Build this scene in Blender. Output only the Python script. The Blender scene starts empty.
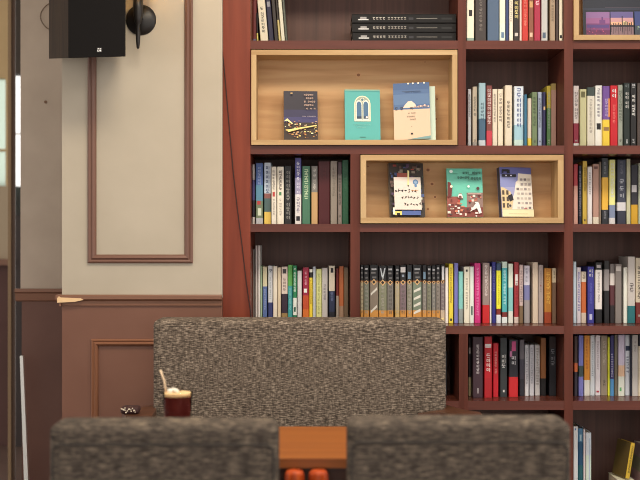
import bpy, bmesh, math, random
from mathutils import Vector, Matrix

F = 1216.0            # focal length in pixels of a 640 wide frame
HC = 1.29             # camera height
PI = math.pi
C = bpy.context.scene.collection
RNG = random.Random(7)

def pt(px, py, Y):
    return Vector(((px - 320) * Y / F, Y, HC - (py - 240) * Y / F))
def X(px, Y): return (px - 320) * Y / F
def Z(py, Y): return HC - (py - 240) * Y / F

# ------------------------------------------------------------------ materials
def lin(c):
    r = []
    for v in c:
        v /= 255.0
        r.append(v / 12.92 if v <= 0.04045 else ((v + 0.055) / 1.055) ** 2.4)
    return r
GAIN = 1.12; DESAT = 0.13
def lum(c): return 0.3 * c[0] + 0.59 * c[1] + 0.11 * c[2]
_mats = {}
def mat(col, rough=0.5, name=None, metal=0.0, spec=0.35, coat=0.0):
    key = (tuple(col), rough, metal, spec, coat)
    if key in _mats: return _mats[key]
    m = bpy.data.materials.new(name or 'colour_%02x%02x%02x' % tuple(int(v) for v in col))
    m.use_nodes = True
    b = m.node_tree.nodes['Principled BSDF']
    g_ = lum(col); l = lin([min(250, (v + (g_ - v) * DESAT)) for v in col])
    b.inputs['Base Color'].default_value = (*[min(0.88, v * GAIN * (1.1 if g_ > 165 else 1)) for v in l], 1)
    b.inputs['Roughness'].default_value = rough
    b.inputs['Metallic'].default_value = metal
    b.inputs['Specular IOR Level'].default_value = spec
    b.inputs['Coat Weight'].default_value = coat
    _mats[key] = m
    return m

def nodes_of(name):
    m = bpy.data.materials.new(name); m.use_nodes = True
    nt = m.node_tree
    return m, nt, nt.nodes, nt.links, nt.nodes['Principled BSDF']

def ramp(n, stops):
    r = n.new('ShaderNodeValToRGB')
    e = r.color_ramp.elements
    while len(e) < len(stops): e.new(0.5)
    for el, (p, c) in zip(e, stops):
        el.position = p; el.color = (*lin(c), 1)
    return r

def wood(name, stops, scale, rough=0.4, detail=4, knots=None, bump=0.0, spec=0.4):
    """grain: noise stretched along one axis of the thing itself"""
    m, nt, n, L, b = nodes_of(name)
    tc = n.new('ShaderNodeTexCoord'); mp = n.new('ShaderNodeMapping')
    mp.inputs['Scale'].default_value = scale
    L.new(tc.outputs['Object'], mp.inputs['Vector'])
    nz = n.new('ShaderNodeTexNoise'); nz.inputs['Scale'].default_value = 1.0
    nz.inputs['Detail'].default_value = detail; nz.inputs['Distortion'].default_value = 0.6
    L.new(mp.outputs['Vector'], nz.inputs['Vector'])
    r = ramp(n, stops)
    L.new(nz.outputs['Fac'], r.inputs['Fac'])
    out = r.outputs['Color']
    if knots:
        vo = n.new('ShaderNodeTexVoronoi'); vo.inputs['Scale'].default_value = knots[0]
        L.new(tc.outputs['Object'], vo.inputs['Vector'])
        kr = n.new('ShaderNodeValToRGB')
        kr.color_ramp.elements[0].position = 0.03; kr.color_ramp.elements[0].color = (1, 1, 1, 1)
        kr.color_ramp.elements[1].position = 0.085; kr.color_ramp.elements[1].color = (0, 0, 0, 1)
        L.new(vo.outputs['Distance'], kr.inputs['Fac'])
        mx = n.new('ShaderNodeMix'); mx.data_type = 'RGBA'
        L.new(kr.outputs['Color'], mx.inputs['Factor'])
        L.new(out, mx.inputs['A']); mx.inputs['B'].default_value = (*lin(knots[1]), 1)
        out = mx.outputs['Result']
    L.new(out, b.inputs['Base Color'])
    b.inputs['Roughness'].default_value = rough
    b.inputs['Specular IOR Level'].default_value = spec
    if bump:
        bp = n.new('ShaderNodeBump'); bp.inputs['Strength'].default_value = bump; bp.inputs['Distance'].default_value = 0.002
        L.new(nz.outputs['Fac'], bp.inputs['Height']); L.new(bp.outputs['Normal'], b.inputs['Normal'])
    return m

def tweed(name, stops, sx, sz, bump=0.5, cross=.30):
    """coarse woven cloth: short horizontal flecks crossed by a finer vertical thread"""
    m, nt, n, L, b = nodes_of(name)
    tc = n.new('ShaderNodeTexCoord')
    def nz(scale, detail):
        mp = n.new('ShaderNodeMapping'); mp.inputs['Scale'].default_value = scale
        L.new(tc.outputs['Object'], mp.inputs['Vector'])
        t = n.new('ShaderNodeTexNoise'); t.inputs['Scale'].default_value = 1; t.inputs['Detail'].default_value = detail
        t.inputs['Roughness'].default_value = 0.6
        L.new(mp.outputs['Vector'], t.inputs['Vector']); return t.outputs['Fac']
    a = nz((sx, sx * 1.2, sz), 2); c = nz((sz * 0.8, sz * 0.8, sx * 0.9), 2); d = nz((9, 9, 14), 3)
    def mth(op, p, q):
        k = n.new('ShaderNodeMath'); k.operation = op
        for i, v in enumerate((p, q)):
            if isinstance(v, float): k.inputs[i].default_value = v
            else: L.new(v, k.inputs[i])
        return k.outputs[0]
    s = mth('ADD', mth('MULTIPLY', a, 0.92 - cross), mth('MULTIPLY', c, cross))
    s = mth('ADD', s, mth('MULTIPLY', d, 0.08))
    r = ramp(n, stops)
    L.new(s, r.inputs['Fac']); L.new(r.outputs['Color'], b.inputs['Base Color'])
    b.inputs['Roughness'].default_value = 0.95; b.inputs['Specular IOR Level'].default_value = 0.15
    b.inputs['Sheen Weight'].default_value = 0.0
    bp = n.new('ShaderNodeBump'); bp.inputs['Strength'].default_value = bump; bp.inputs['Distance'].default_value = 0.003
    L.new(s, bp.inputs['Height']); L.new(bp.outputs['Normal'], b.inputs['Normal'])
    return m

def plaster(name, col, var=6, rough=0.75):
    m, nt, n, L, b = nodes_of(name)
    tc = n.new('ShaderNodeTexCoord')
    t = n.new('ShaderNodeTexNoise'); t.inputs['Scale'].default_value = 5; t.inputs['Detail'].default_value = 5
    L.new(tc.outputs['Object'], t.inputs['Vector'])
    r = ramp(n, [(0.3, [max(0, v - var) for v in col]), (0.7, [min(255, v + var) for v in col])])
    L.new(t.outputs['Fac'], r.inputs['Fac']); L.new(r.outputs['Color'], b.inputs['Base Color'])
    b.inputs['Roughness'].default_value = rough
    return m

RED = [(0.25, (80, 41, 31)), (0.5, (95, 49, 38)), (0.75, (108, 58, 45))]
M_UP = wood('mahogany_upright', RED, (28, 28, 1.6), 0.45, spec=.2)
M_SIDE = wood('lamp_warmed_side_panel', [(0.25, (106, 46, 30)), (0.5, (124, 56, 37)), (0.75, (138, 66, 44))], (24, 24, 1.4), 0.42, spec=.25)  # redder than the uprights: wall lamp's warm light put into the colour
M_SH = wood('mahogany_shelf', RED, (1.6, 28, 28), 0.27, spec=.3)
M_BACK = wood('dark_back_panel', [(0.25, (80, 53, 44)), (0.55, (98, 65, 54)), (0.8, (116, 79, 66))], (45, 45, 1.2), 0.5)
PN = [(0.2, (160, 124, 80)), (0.5, (184, 150, 104)), (0.8, (198, 168, 124))]
M_PINE = wood('pine', PN, (1.6, 26, 26), 0.55)
M_PINEV = wood('pine_upright', PN, (26, 26, 1.6), 0.55)
M_PINEB = wood('pine_board', [(0.2, (170, 126, 82)), (0.5, (194, 152, 106)), (0.8, (208, 172, 126))], (2.0, 20, 26), 0.55)
M_TABLE = wood('orange_table_wood', [(0.2, (128, 68, 24)), (0.5, (146, 82, 30)), (0.8, (160, 95, 38))], (2.2, 40, 40), 0.42)
M_LEG = wood('red_orange_wood', [(0.2, (140, 48, 16)), (0.55, (190, 76, 26)), (0.8, (220, 110, 50))], (60, 60, 8), 0.4, spec=.25)
M_ARM = wood('brown_arm_wood', [(0.2, (62, 38, 24)), (0.6, (88, 54, 36))], (8, 60, 60), 0.35)
M_CREAM = plaster('cream_wall_paint', (178, 167, 149), 4)
M_RECESS = plaster('greige_wall_paint', (178, 162, 146), 6)
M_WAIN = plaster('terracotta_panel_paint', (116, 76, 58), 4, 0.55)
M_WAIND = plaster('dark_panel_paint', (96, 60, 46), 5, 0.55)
M_MOULD = mat((112, 76, 62), 0.4, 'rose_brown_moulding')
M_RAIL = mat((124, 82, 60), 0.4, 'brown_rail')
M_RAWWOOD = mat((214, 176, 128), 0.7, 'bare_wood')
M_BENCH = tweed('bench_tweed', [(0.32, (46, 40, 35)), (0.45, (82, 72, 63)), (0.54, (116, 103, 91)), (0.66, (168, 152, 134))], 62, 300, cross=.24)
M_CHAIR = tweed('chair_tweed', [(0.34, (46, 40, 36)), (0.46, (70, 62, 55)), (0.54, (88, 78, 69)), (0.66, (126, 112, 95))], 34, 220, cross=.14)
M_PIPE = mat((58, 51, 45), 0.9, 'piping_cloth')
M_BLACK = mat((20, 18, 18), 0.85, 'black_grille', spec=.12)
M_IRON = mat((30, 26, 24), 0.4, 'black_iron')
M_PAGE = mat((206, 192, 166), 0.8, 'paper')
M_SPKSIDE = wood('speaker_brown', [(0.3, (44, 32, 22)), (0.7, (60, 44, 30))], (60, 60, 4), 0.7, spec=.12)
M_STEEL = mat((190, 192, 190), 0.3, 'aluminium', metal=0.9)

# ------------------------------------------------------------------ mesh builder
class MB:
    def __init__(s): s.v = []; s.f = []; s.m = []; s.mats = []; s.smooth = []
    def mi(s, m):
        if m not in s.mats: s.mats.append(m)
        return s.mats.index(m)
    def face(s, pts, m, smooth=False):
        b = len(s.v); s.v += [tuple(p) for p in pts]
        s.f.append(tuple(range(b, b + len(pts)))); s.m.append(s.mi(m)); s.smooth.append(smooth)
    def mesh(s, verts, faces, m, smooth=False):
        b = len(s.v); s.v += [tuple(p) for p in verts]; k = s.mi(m)
        for f in faces:
            s.f.append(tuple(b + i for i in f)); s.m.append(k); s.smooth.append(smooth)
    def box(s, x0, x1, y0, y1, z0, z1, m):
        v = [(x, y, z) for z in (z0, z1) for y in (y0, y1) for x in (x0, x1)]
        s.mesh(v, [(0, 2, 3, 1), (4, 5, 7, 6), (0, 1, 5, 4), (2, 6, 7, 3), (0, 4, 6, 2), (1, 3, 7, 5)], m)
    def prism(s, poly, axis, a0, a1, m):
        """poly: 2-D outline, extruded along axis 'x','y' or 'z'"""
        def P(u, w, a):
            return {'x': (a, u, w), 'y': (u, a, w), 'z': (u, w, a)}[axis]
        n = len(poly)
        v = [P(u, w, a0) for u, w in poly] + [P(u, w, a1) for u, w in poly]
        f = [tuple(range(n)), tuple(range(2 * n - 1, n - 1, -1))]
        f += [(i, i + n, (i + 1) % n + n, (i + 1) % n) for i in range(n)]
        s.mesh(v, f, m)
    def lathe(s, prof, m, seg=32, centre=(0, 0, 0), axis='z', smooth=True):
        cx, cy, cz = centre; v = []; f = []
        for r, h in prof:
            for k in range(seg):
                a = 2 * PI * k / seg
                if axis == 'z': v.append((cx + r * math.cos(a), cy + r * math.sin(a), cz + h))
                else: v.append((cx + r * math.cos(a), cy + h, cz + r * math.sin(a)))
        for i in range(len(prof) - 1):
            for k in range(seg):
                q = (k + 1) % seg
                f.append((i * seg + k, i * seg + q, (i + 1) * seg + q, (i + 1) * seg + k))
        f.append(tuple(range(seg))); f.append(tuple(range(len(v) - seg, len(v))))
        s.mesh(v, f, m, smooth)
    def tube(s, pts, r, m, seg=10):
        pts = [Vector(p) for p in pts]; v = []; f = []
        up = Vector((0.13, 0.31, 0.94)).normalized()
        for i, p in enumerate(pts):
            t = (pts[min(i + 1, len(pts) - 1)] - pts[max(i - 1, 0)]).normalized()
            a = t.cross(up).normalized(); b = t.cross(a)
            rr = r[i] if isinstance(r, (list, tuple)) else r
            for k in range(seg):
                w = 2 * PI * k / seg
                v.append(p + a * rr * math.cos(w) + b * rr * math.sin(w))
        for i in range(len(pts) - 1):
            for k in range(seg):
                q = (k + 1) % seg
                f.append((i * seg + k, i * seg + q, (i + 1) * seg + q, (i + 1) * seg + k))
        f.append(tuple(range(seg))); f.append(tuple(range(len(v) - seg, len(v))))
        s.mesh(v, f, m, True)
    def rbox(s, hx, hy, hz, r, m, n=22, centre=(0, 0, 0), puff=0.0):
        """rounded upholstery block"""
        bm = bmesh.new(); bmesh.ops.create_cube(bm, size=2.0)
        bmesh.ops.subdivide_edges(bm, edges=bm.edges[:], cuts=n, use_grid_fill=True)
        h = Vector((hx, hy, hz)); vs = []
        for v in bm.verts:
            # denser near the edges
            c = Vector([math.copysign(abs(math.sin(q * PI / 2)) if abs(q) < 1 else 1.0, q) for q in v.co])
            p = Vector((c.x * hx, c.y * hy, c.z * hz))
            q = Vector([max(-(h[i] - r), min(h[i] - r, p[i])) for i in range(3)])
            d = p - q
            if d.length > 1e-9: p = q + d.normalized() * r
            if puff:
                w = max(0, 1 - (p.x / hx) ** 2) * max(0, 1 - (p.z / hz) ** 2)
                p.y += math.copysign(puff * w ** 0.5, p.y) if abs(p.y) > 1e-6 else 0
            vs.append((p.x + centre[0], p.y + centre[1], p.z + centre[2]))
        bm.verts.index_update()
        fs = [tuple(v.index for v in f.verts) for f in bm.faces]
        bm.free(); s.mesh(vs, fs, m, True)
    def build(s, name, parent=None, loc=None):
        me = bpy.data.meshes.new(name); me.from_pydata(s.v, [], s.f)
        for m in s.mats: me.materials.append(m)
        me.polygons.foreach_set('material_index', s.m)
        me.polygons.foreach_set('use_smooth', s.smooth)
        bm = bmesh.new(); bm.from_mesh(me)
        bmesh.ops.recalc_face_normals(bm, faces=bm.faces[:])
        bm.to_mesh(me); bm.free(); me.update()
        o = bpy.data.objects.new(name, me); C.objects.link(o)
        if parent: o.parent = parent
        if loc: o.location = loc
        return o

def tag(o, label, cat, group=None):
    o['label'] = label; o['category'] = cat
    if group: o['group'] = group
    return o
def thing(name, label, cat, loc=(0, 0, 0), rot=(0, 0, 0), group=None):
    o = bpy.data.objects.new(name, None); C.objects.link(o)
    o.empty_display_size = 0.05
    o.location = loc; o.rotation_euler = rot
    return tag(o, label, cat, group)
def struct(o):
    o['kind'] = 'structure'; return o
def sbox(name, x0, x1, y0, y1, z0, z1, m):
    b = MB(); b.box(x0, x1, y0, y1, z0, z1, m); return struct(b.build(name))

# ------------------------------------------------------------------ little written strokes
def glyph(mb, cx, cz, s, y, m, rng):
    """one small written character of plain strokes, facing -y"""
    t = s * 0.17
    def bar(x0, z0, x1, z1):
        mb.face([(cx + x0 * s, y, cz + z0 * s), (cx + x1 * s, y, cz + z0 * s), (cx + x1 * s, y, cz + z1 * s), (cx + x0 * s, y, cz + z1 * s)], m)
    k = t / s
    if rng.random() < 0.5:     # ring-like left half and an upright
        bar(-.45, -.3, -.45 + k, .4); bar(-.1, -.3, -.1 + k, .4); bar(-.45, .4 - k, 0, .4); bar(-.45, -.3, 0, -.3 + k)
        bar(.3, -.5, .3 + k, .5)
        if rng.random() < .6: bar(.3, 0, .5, k)
    else:                      # stacked: bar, stem, bar
        bar(-.4, .42, .4, .42 + k)
        if rng.random() < .5: bar(.3, .1, .3 + k, .45)
        else: bar(-.4, .1, -.4 + k, .45)
        bar(-.5, -.05, .5, -.05 + k)
        if rng.random() < .6: bar(-.06, -.3, -.06 + k, -.05)
        bar(-.35, -.48, .35, -.48 + k)

ORD = ['first', 'second', 'third', 'fourth', 'fifth', 'sixth', 'seventh', 'eighth', 'ninth', 'tenth', 'eleventh', 'twelfth', 'thirteenth',
       'fourteenth', 'fifteenth', 'sixteenth', 'seventeenth', 'eighteenth', 'nineteenth', 'twentieth', 'twenty-first', 'twenty-second',
       'twenty-third', 'twenty-fourth', 'twenty-fifth', 'twenty-sixth', 'twenty-seventh', 'twenty-eighth', 'twenty-ninth', 'thirtieth',
       'thirty-first', 'thirty-second', 'thirty-third', 'thirty-fourth']

# ------------------------------------------------------------------ books
def cover_mesh(w, h, d, bands, rough=0.45, side=None):
    """U-shaped cover: spine towards -y, origin at the bottom middle of the spine"""
    t = min(0.0012, w * 0.14); c = min(0.002, w * 0.22); a = w / 2
    prof = [(-a, d), (-a, c), (-a + c, 0), (a - c, 0), (a, c), (a, d), (a - t, d), (a - t, t + .0006), (-a + t, t + .0006), (-a + t, d)]
    mb = MB(); n = len(prof)
    zs = [h * (1 - f) for f, _ in bands] + [0.0]
    for i, (f, col) in enumerate(bands):
        m = mat(col, rough)
        z1, z0 = zs[i], zs[i + 1]
        for k in range(n):
            p, q = prof[k], prof[(k + 1) % n]
            m = mat(side, rough) if side and k in (0, 4) else mat(col, rough)
            mb.face([(p[0], p[1], z0), (q[0], q[1], z0), (q[0], q[1], z1), (p[0], p[1], z1)], m)
    for z, col in ((h, bands[0][1]), (0.0, bands[-1][1])):
        m = mat(col, rough)
        for quad in ((0, 1, 8, 9), (1, 2, 7, 8), (2, 3, 7, 7), (3, 4, 7, 7), (4, 5, 6, 7)):
            q = list(dict.fromkeys(quad))
            if len(q) > 2: mb.face([(prof[k][0], prof[k][1], z) for k in q], m)
    return mb, t
def lum(c): return 0.3 * c[0] + 0.59 * c[1] + 0.11 * c[2]
def band_at(bands, f):
    r = bands[0][1]
    for ff, c in bands:
        if f >= ff: r = c
    return r

def make_book(w, h, d, bands, text, marks, rng, root, lettering_name='lettering', side=None):
    cm, t = cover_mesh(w, h, d, bands, side=side)
    cm.build('cover', root)
    pm = MB(); pm.box(-w / 2 + t + .0002, w / 2 - t - .0002, t + .0008, d - .003, .002, h - .0025, M_PAGE)
    pm.build('pages', root)
    y = -0.0004
    for (f0, f1, col, sz) in text:      # column of small characters down the spine
        lm = MB(); q = min(w * sz, 0.017); m = mat(col, 0.5)
        z = h * (1 - f0)
        while z - q > h * (1 - f1):
            glyph(lm, 0, z - q / 2, q * 0.9, y, m, rng)
            z -= q * (1.12 if rng.random() > .12 else 1.6)
        if lm.f: lm.build(lettering_name, root)
    for (f0, f1, u0, u1, col) in marks:  # printed blocks: fractions down and across the spine
        y2 = y + 0.0002; lm = MB()
        lm.face([((u0 - .5) * w, y2, h * (1 - f1)), ((u1 - .5) * w, y2, h * (1 - f1)), ((u1 - .5) * w, y2, h * (1 - f0)), ((u0 - .5) * w, y2, h * (1 - f0))], mat(col, 0.5))
        lm.build('printed_mark', root)
    return root

def spine_row(rows, shelf_py, place, group, Y=4.645, depth=0.145, jit=0.010, lean=0.0, lim=None):
    """rows: (x0, x1, ytop, bands or colour, look, text, marks, lean)"""
    zb = Z(shelf_py, 4.5) + 0.0008
    n = len(rows)
    for i, r in enumerate(rows):
        x0, x1, yt, bands, look = r[:5]
        opt = r[5] if len(r) > 5 else {}
        rng = random.Random(hash((round(x0 * 10), round(yt * 10))) & 0xffff)
        if isinstance(bands[0], (int, float)): bands = [(0.0, bands)]
        Ys = Y + rng.uniform(-jit, jit) + opt.get('dy', 0)
        xa, xb = X(x0, Ys), X(x1, Ys)
        if lim:
            xa = max(xa, X(lim[0], 4.5) + .0012); xb = min(xb, X(lim[1], 4.5) - .0012)
            if xb - xa < .006:
                if i == 0: xb = xa + .006
                else: xa = xb - .006
            if i and xa < prev: xa = prev + .0004; xb = max(xb, xa + .005)
        prev = xb
        w = max(0.004, xb - xa - 0.0008)
        h = Z(yt, Ys) - zb
        ln = math.radians(opt.get('lean', lean))   # positive: top to the right
        h = (h - w * abs(math.sin(ln))) / math.cos(ln)
        text = opt.get('text')
        if text is None:
            f0 = rng.uniform(.08, .16); f1 = rng.uniform(.5, .75)
            base = band_at(bands, (f0 + f1) / 2)
            col = tuple(v * .55 for v in base) if lum(base) > 120 else tuple(v * .35 + 120 for v in base)
            text = [(f0, f1, col, .62)] if w > 0.009 else []
            if w > 0.014: text.append((.86, .93, (80, 70, 66) if lum(band_at(bands, .9)) > 120 else (190, 182, 170), .5))
        name = opt.get('name', 'book')
        label = f"{look}, {ORD[i]} from left {place}"
        if opt.get('alone'): label = look
        if len(label.split()) > 16: print("LONG", label)
        xc = (xa + xb) / 2
        root = thing(name, label, 'book', (xc, Ys, zb + abs(math.sin(ln)) * w / 2), (0, ln, 0), group)
        make_book(w, h, min(depth, 4.805 - Ys), bands, text, opt.get('marks', []), rng, root)

WHITE = (222, 216, 206); CREAM = (216, 203, 178); DK = (34, 32, 34)
N = {'text': []}

# A: left end of the top shelf
spine_row([
    (252.2, 256.6, -2, [(0, (112, 38, 36)), (.84, (92, 92, 122))], 'maroon book with grey-blue foot', {'text': [], 'lean': 0}),
    (256.9, 258.3, 13, [(0, (30, 28, 30)), (.60, (196, 184, 84))], 'thin black book with yellow foot', {'text': [], 'lean': -1}),
    (261.0, 268.8, -22, (214, 203, 176), 'cream book with black characters', {'text': [(.42, .84, (60, 54, 50), .42)]}),
    (269.6, 274.6, -16, (42, 38, 70), 'navy book with grey emblem', {'text': [], 'marks': [(.28, .36, .2, .8, (150, 150, 160))]}),
    (275.0, 278.8, -20, (50, 42, 36), 'dark olive-brown book', {'text': []}),
    (279.2, 281.4, -20, [(0, (52, 44, 38)), (.6, (190, 170, 104))], 'thin brown book with straw-coloured foot', N),
    (281.8, 285.6, -24, (206, 200, 176), 'pale cream book leaning left', N),
    (285.9, 288.2, -22, (88, 92, 80), 'thin grey-green book', N),
], 40.5, 'above the large pine box', 'leaning books on the top shelf above the large pine box', lean=-4.8, lim=(250.4, 458))

# C: top shelf, middle
spine_row([
    (466.6, 474.2, -21, [(0, (216, 205, 180)), (.95, (130, 150, 136))], 'cream book with square black mark', {'text': [], 'marks': [(.5, .6, .3, .75, (40, 36, 38))]}),
    (475.2, 486.4, -14, (62, 52, 48), 'wide dark grey-brown book', {'text': [(.1, .85, (122, 112, 102), .3)]}),
    (487.5, 499.0, -20, (72, 92, 118), 'wide steel-blue book', N),
    (499.4, 505.5, -21, [(0, (212, 208, 184)), (.72, (196, 206, 190))], 'pale cream book with blue foot emblem', {'text': [], 'marks': [(.86, .95, .3, .75, (92, 120, 150))]}),
    (505.7, 508.7, -18, (48, 62, 108), 'thin navy blue book', N),
    (509.2, 513.2, -20, (218, 206, 182), 'slim cream book', {'text': [(.1, .7, (130, 120, 108), .5)]}),
    (513.6, 519.2, -16, (46, 38, 34), 'dark brown book with yellow characters', {'text': [(.3, .66, (206, 186, 110), .75)], 'marks': [(.86, .92, .2, .8, (180, 170, 160))]}),
    (519.6, 521.9, -20, (218, 190, 176), 'thin pinkish white book', N),
    (522.1, 528.2, -22, (196, 44, 34), 'bright vermilion book', {'text': [(.15, .8, (222, 120, 96), .45)]}),
    (528.5, 533.9, -19, (138, 78, 54), 'rust-brown book', {'text': [], 'marks': [(.34, .44, .2, .8, (196, 150, 90)), (.86, .93, .25, .75, (206, 168, 140))]}),
    (534.2, 540.4, -20, (168, 32, 60), 'crimson book with pale title', {'text': [(.2, .5, (226, 180, 186), .7)]}),
    (541.2, 547.7, -21, (172, 170, 164), 'light grey book with dark foot mark', {'text': [], 'marks': [(.86, .95, .2, .7, (76, 94, 112))]}),
    (550.0, 555.3, -20, (158, 132, 104), 'khaki brown book', {'text': [(.2, .7, (110, 88, 66), .5)]}),
    (555.8, 558.6, -12, (66, 50, 44), 'thin dark brown book', N),
    (559.0, 563.6, -20, (220, 208, 180), 'cream book with small black foot mark', {'text': [], 'marks': [(.9, .95, .2, .8, (30, 28, 30))]}),
], 40.5, 'on shelf beside picture box', 'books on the top shelf beside the picture box', Y=4.515, jit=.008, lim=(466, 564.3))

# D: beside the large pine box
spine_row([
    (467.8, 471.2, 89, (196, 194, 192), 'slim grey-white book'),
    (472.6, 477.3, 86.6, [(0, (204, 186, 158)), (.9, (170, 160, 148))], 'cream-tan book with small title'),
    (478.8, 485.6, 83, [(0, (150, 182, 190)), (.55, (70, 104, 130)), (.88, (190, 200, 204))], 'pale blue book with dark blue lower half', {'text': [(.3, .6, (60, 84, 100), .5)]}),
    (486.3, 492.2, 85.5, [(0, (132, 64, 58)), (.72, (212, 58, 74))], 'red-brown book with coral foot', {'text': [(.05, .66, (214, 190, 180), .7)]}),
    (492.5, 497.4, 89, (214, 202, 178), 'slim cream book', {'text': [(.08, .6, (128, 112, 98), .55)]}),
    (497.8, 503.2, 89, (216, 203, 178), 'cream book beside its slim cream twin', {'text': [(.08, .6, (128, 112, 98), .55)]}),
    (505.0, 512.2, 85.3, (212, 198, 172), 'tall wide cream book', {'text': [(.25, .72, (96, 82, 74), .5)]}),
    (514.2, 523.6, 86.3, [(0, (206, 214, 226)), (.62, (150, 190, 204)), (.86, (184, 208, 200))], 'white book with big blue lettering', {'text': [(.03, .72, (66, 88, 150), .8)]}),
    (523.9, 527.1, 94.4, (52, 112, 146), 'short teal-blue book', N),
    (527.4, 531.6, 98.3, [(0, (206, 190, 172)), (.8, (216, 186, 48))], 'shortest cream book with yellow foot', N),
    (532.1, 537.4, 92, (112, 132, 92), 'olive green book'),
    (537.8, 542.0, 92, (160, 172, 196), 'pale blue-grey book'),
    (542.2, 545.8, 92, (52, 50, 92), 'slim navy book', {'text': [], 'marks': [(.26, .32, .2, .8, (220, 180, 120))]}),
    (546.8, 551.0, 85.8, [(0, (176, 156, 40)), (.36, (78, 120, 70))], 'green book with mustard top'),
    (551.2, 557.4, 83.5, [(0, (140, 118, 60)), (.1, (156, 118, 104))], 'mauve-brown book with olive top', N),
], 145.5, 'beside the large pine box', 'books beside the large pine box', lim=(466, 564.3))

# E: outer column, under the picture box
spine_row([
    (573.4, 578.9, 85.8, [(0, (216, 200, 190)), (.6, (156, 36, 58)), (.92, (226, 216, 204))], 'pinkish white book with wine-red block'),
    (579.7, 586.5, 89.2, (196, 190, 136), 'pale olive book', {'text': [], 'marks': [(.04, .14, .2, .8, (110, 104, 60))]}),
    (587.0, 594.8, 87.3, [(0, (62, 76, 70)), (.14, (212, 204, 184))], 'cream book with dark picture at its top', {'text': [(.2, .8, (160, 148, 132), .4)]}),
    (595.2, 602.2, 85.5, (224, 218, 208), 'white book with black emblem', {'text': [(.05, .55, (100, 90, 110), .45)], 'marks': [(.6, .7, .2, .8, (30, 28, 30))]}),
    (602.7, 609.8, 86, [(0, (110, 70, 150)), (.54, (222, 186, 40))], 'purple book with yellow lower half', {'text': [(.2, .5, (190, 170, 206), .4)], 'marks': [(.66, .72, .1, .9, (150, 110, 60)), (.2, .5, .8, 1.0, (232, 140, 60))]}),
    (610.2, 617.8, 85.5, (206, 22, 34), 'bright red book with white title', {'text': [(.05, .22, (240, 220, 214), .7), (.3, .62, (240, 120, 110), .4)]}),
    (618.0, 622.9, 84.8, (146, 152, 136), 'grey-green book'),
    (623.7, 630.1, 82.8, (32, 42, 38), 'greenish black book with white characters', {'text': [(.14, .42, (216, 214, 206), .55), (.02, .1, (120, 130, 130), .6), (.86, .96, (200, 200, 200), .35)]}),
    (630.4, 636.6, 82.8, (36, 34, 34), 'black book with long white title', {'text': [(.18, .54, (222, 218, 210), .6), (.02, .1, (190, 190, 190), .6), (.86, .94, (200, 200, 200), .35)]}),
    (637.2, 644.5, 83, (78, 66, 60), 'dark brown-grey book at the frame edge', N),
], 145.5, 'under the picture box', 'books under the picture box')

# F: outer column, level with the small pine box
spine_row([
    (573.6, 578.0, 164, [(0, (202, 62, 68)), (.36, (222, 160, 138))], 'coral red book with peach foot', N),
    (578.6, 581.8, 165.6, (38, 40, 56), 'thin navy book with pale flecks', {'text': [(.1, .9, (160, 160, 170), .7)]}),
    (582.5, 587.2, 161, (218, 180, 58), 'yellow book with dark foot dot', {'text': [(.1, .5, (160, 120, 40), .4)], 'marks': [(.92, .95, .35, .65, (60, 50, 40))]}),
    (587.5, 592.3, 166.7, (222, 214, 208), 'slim white book', {'text': [(.1, .5, (150, 140, 140), .4)]}),
    (592.8, 599.0, 164, [(0, (186, 140, 120)), (.88, (214, 200, 176))], 'dusty pink book with cream foot', {'text': [], 'marks': [(.04, .08, .2, .8, (110, 70, 60))]}),
    (599.2, 601.3, 161.7, (140, 120, 100), 'thin taupe book', N),
    (601.8, 608.2, 158.2, [(0, (66, 70, 74)), (.29, (226, 170, 44)), (.78, (44, 46, 52))], 'black book with broad yellow band', {'text': [(.06, .26, (140, 144, 148), .4), (.8, .95, (150, 150, 160), .4)]}),
    (609.2, 615.4, 159.7, [(0, (228, 220, 130)), (.7, (122, 136, 168)), (.9, (200, 196, 196))], 'pale yellow book with blue-grey foot', {'text': [(.05, .6, (236, 234, 216), .5)]}),
    (617.3, 626.0, 159.7, [(0, (62, 66, 84)), (.66, (200, 196, 198)), (.79, (52, 54, 72))], 'slate book with white label block', {'text': [(.3, .62, (180, 182, 190), .62), (.02, .24, (110, 114, 130), .35)]}),
    (626.6, 630.7, 159, (184, 182, 144), 'pale sage book', N),
    (631.3, 638.0, 164.8, [(0, (50, 48, 58)), (.67, (212, 158, 26))], 'dark book with diamond and golden foot', {'text': [], 'marks': [(.34, .46, .05, .8, (196, 192, 194))]}),
    (638.5, 644.0, 163, (170, 176, 150), 'sage cream book at the frame edge', N),
], 224, 'beside small pine box, outer column', 'books in the outer column beside the small pine box')

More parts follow.
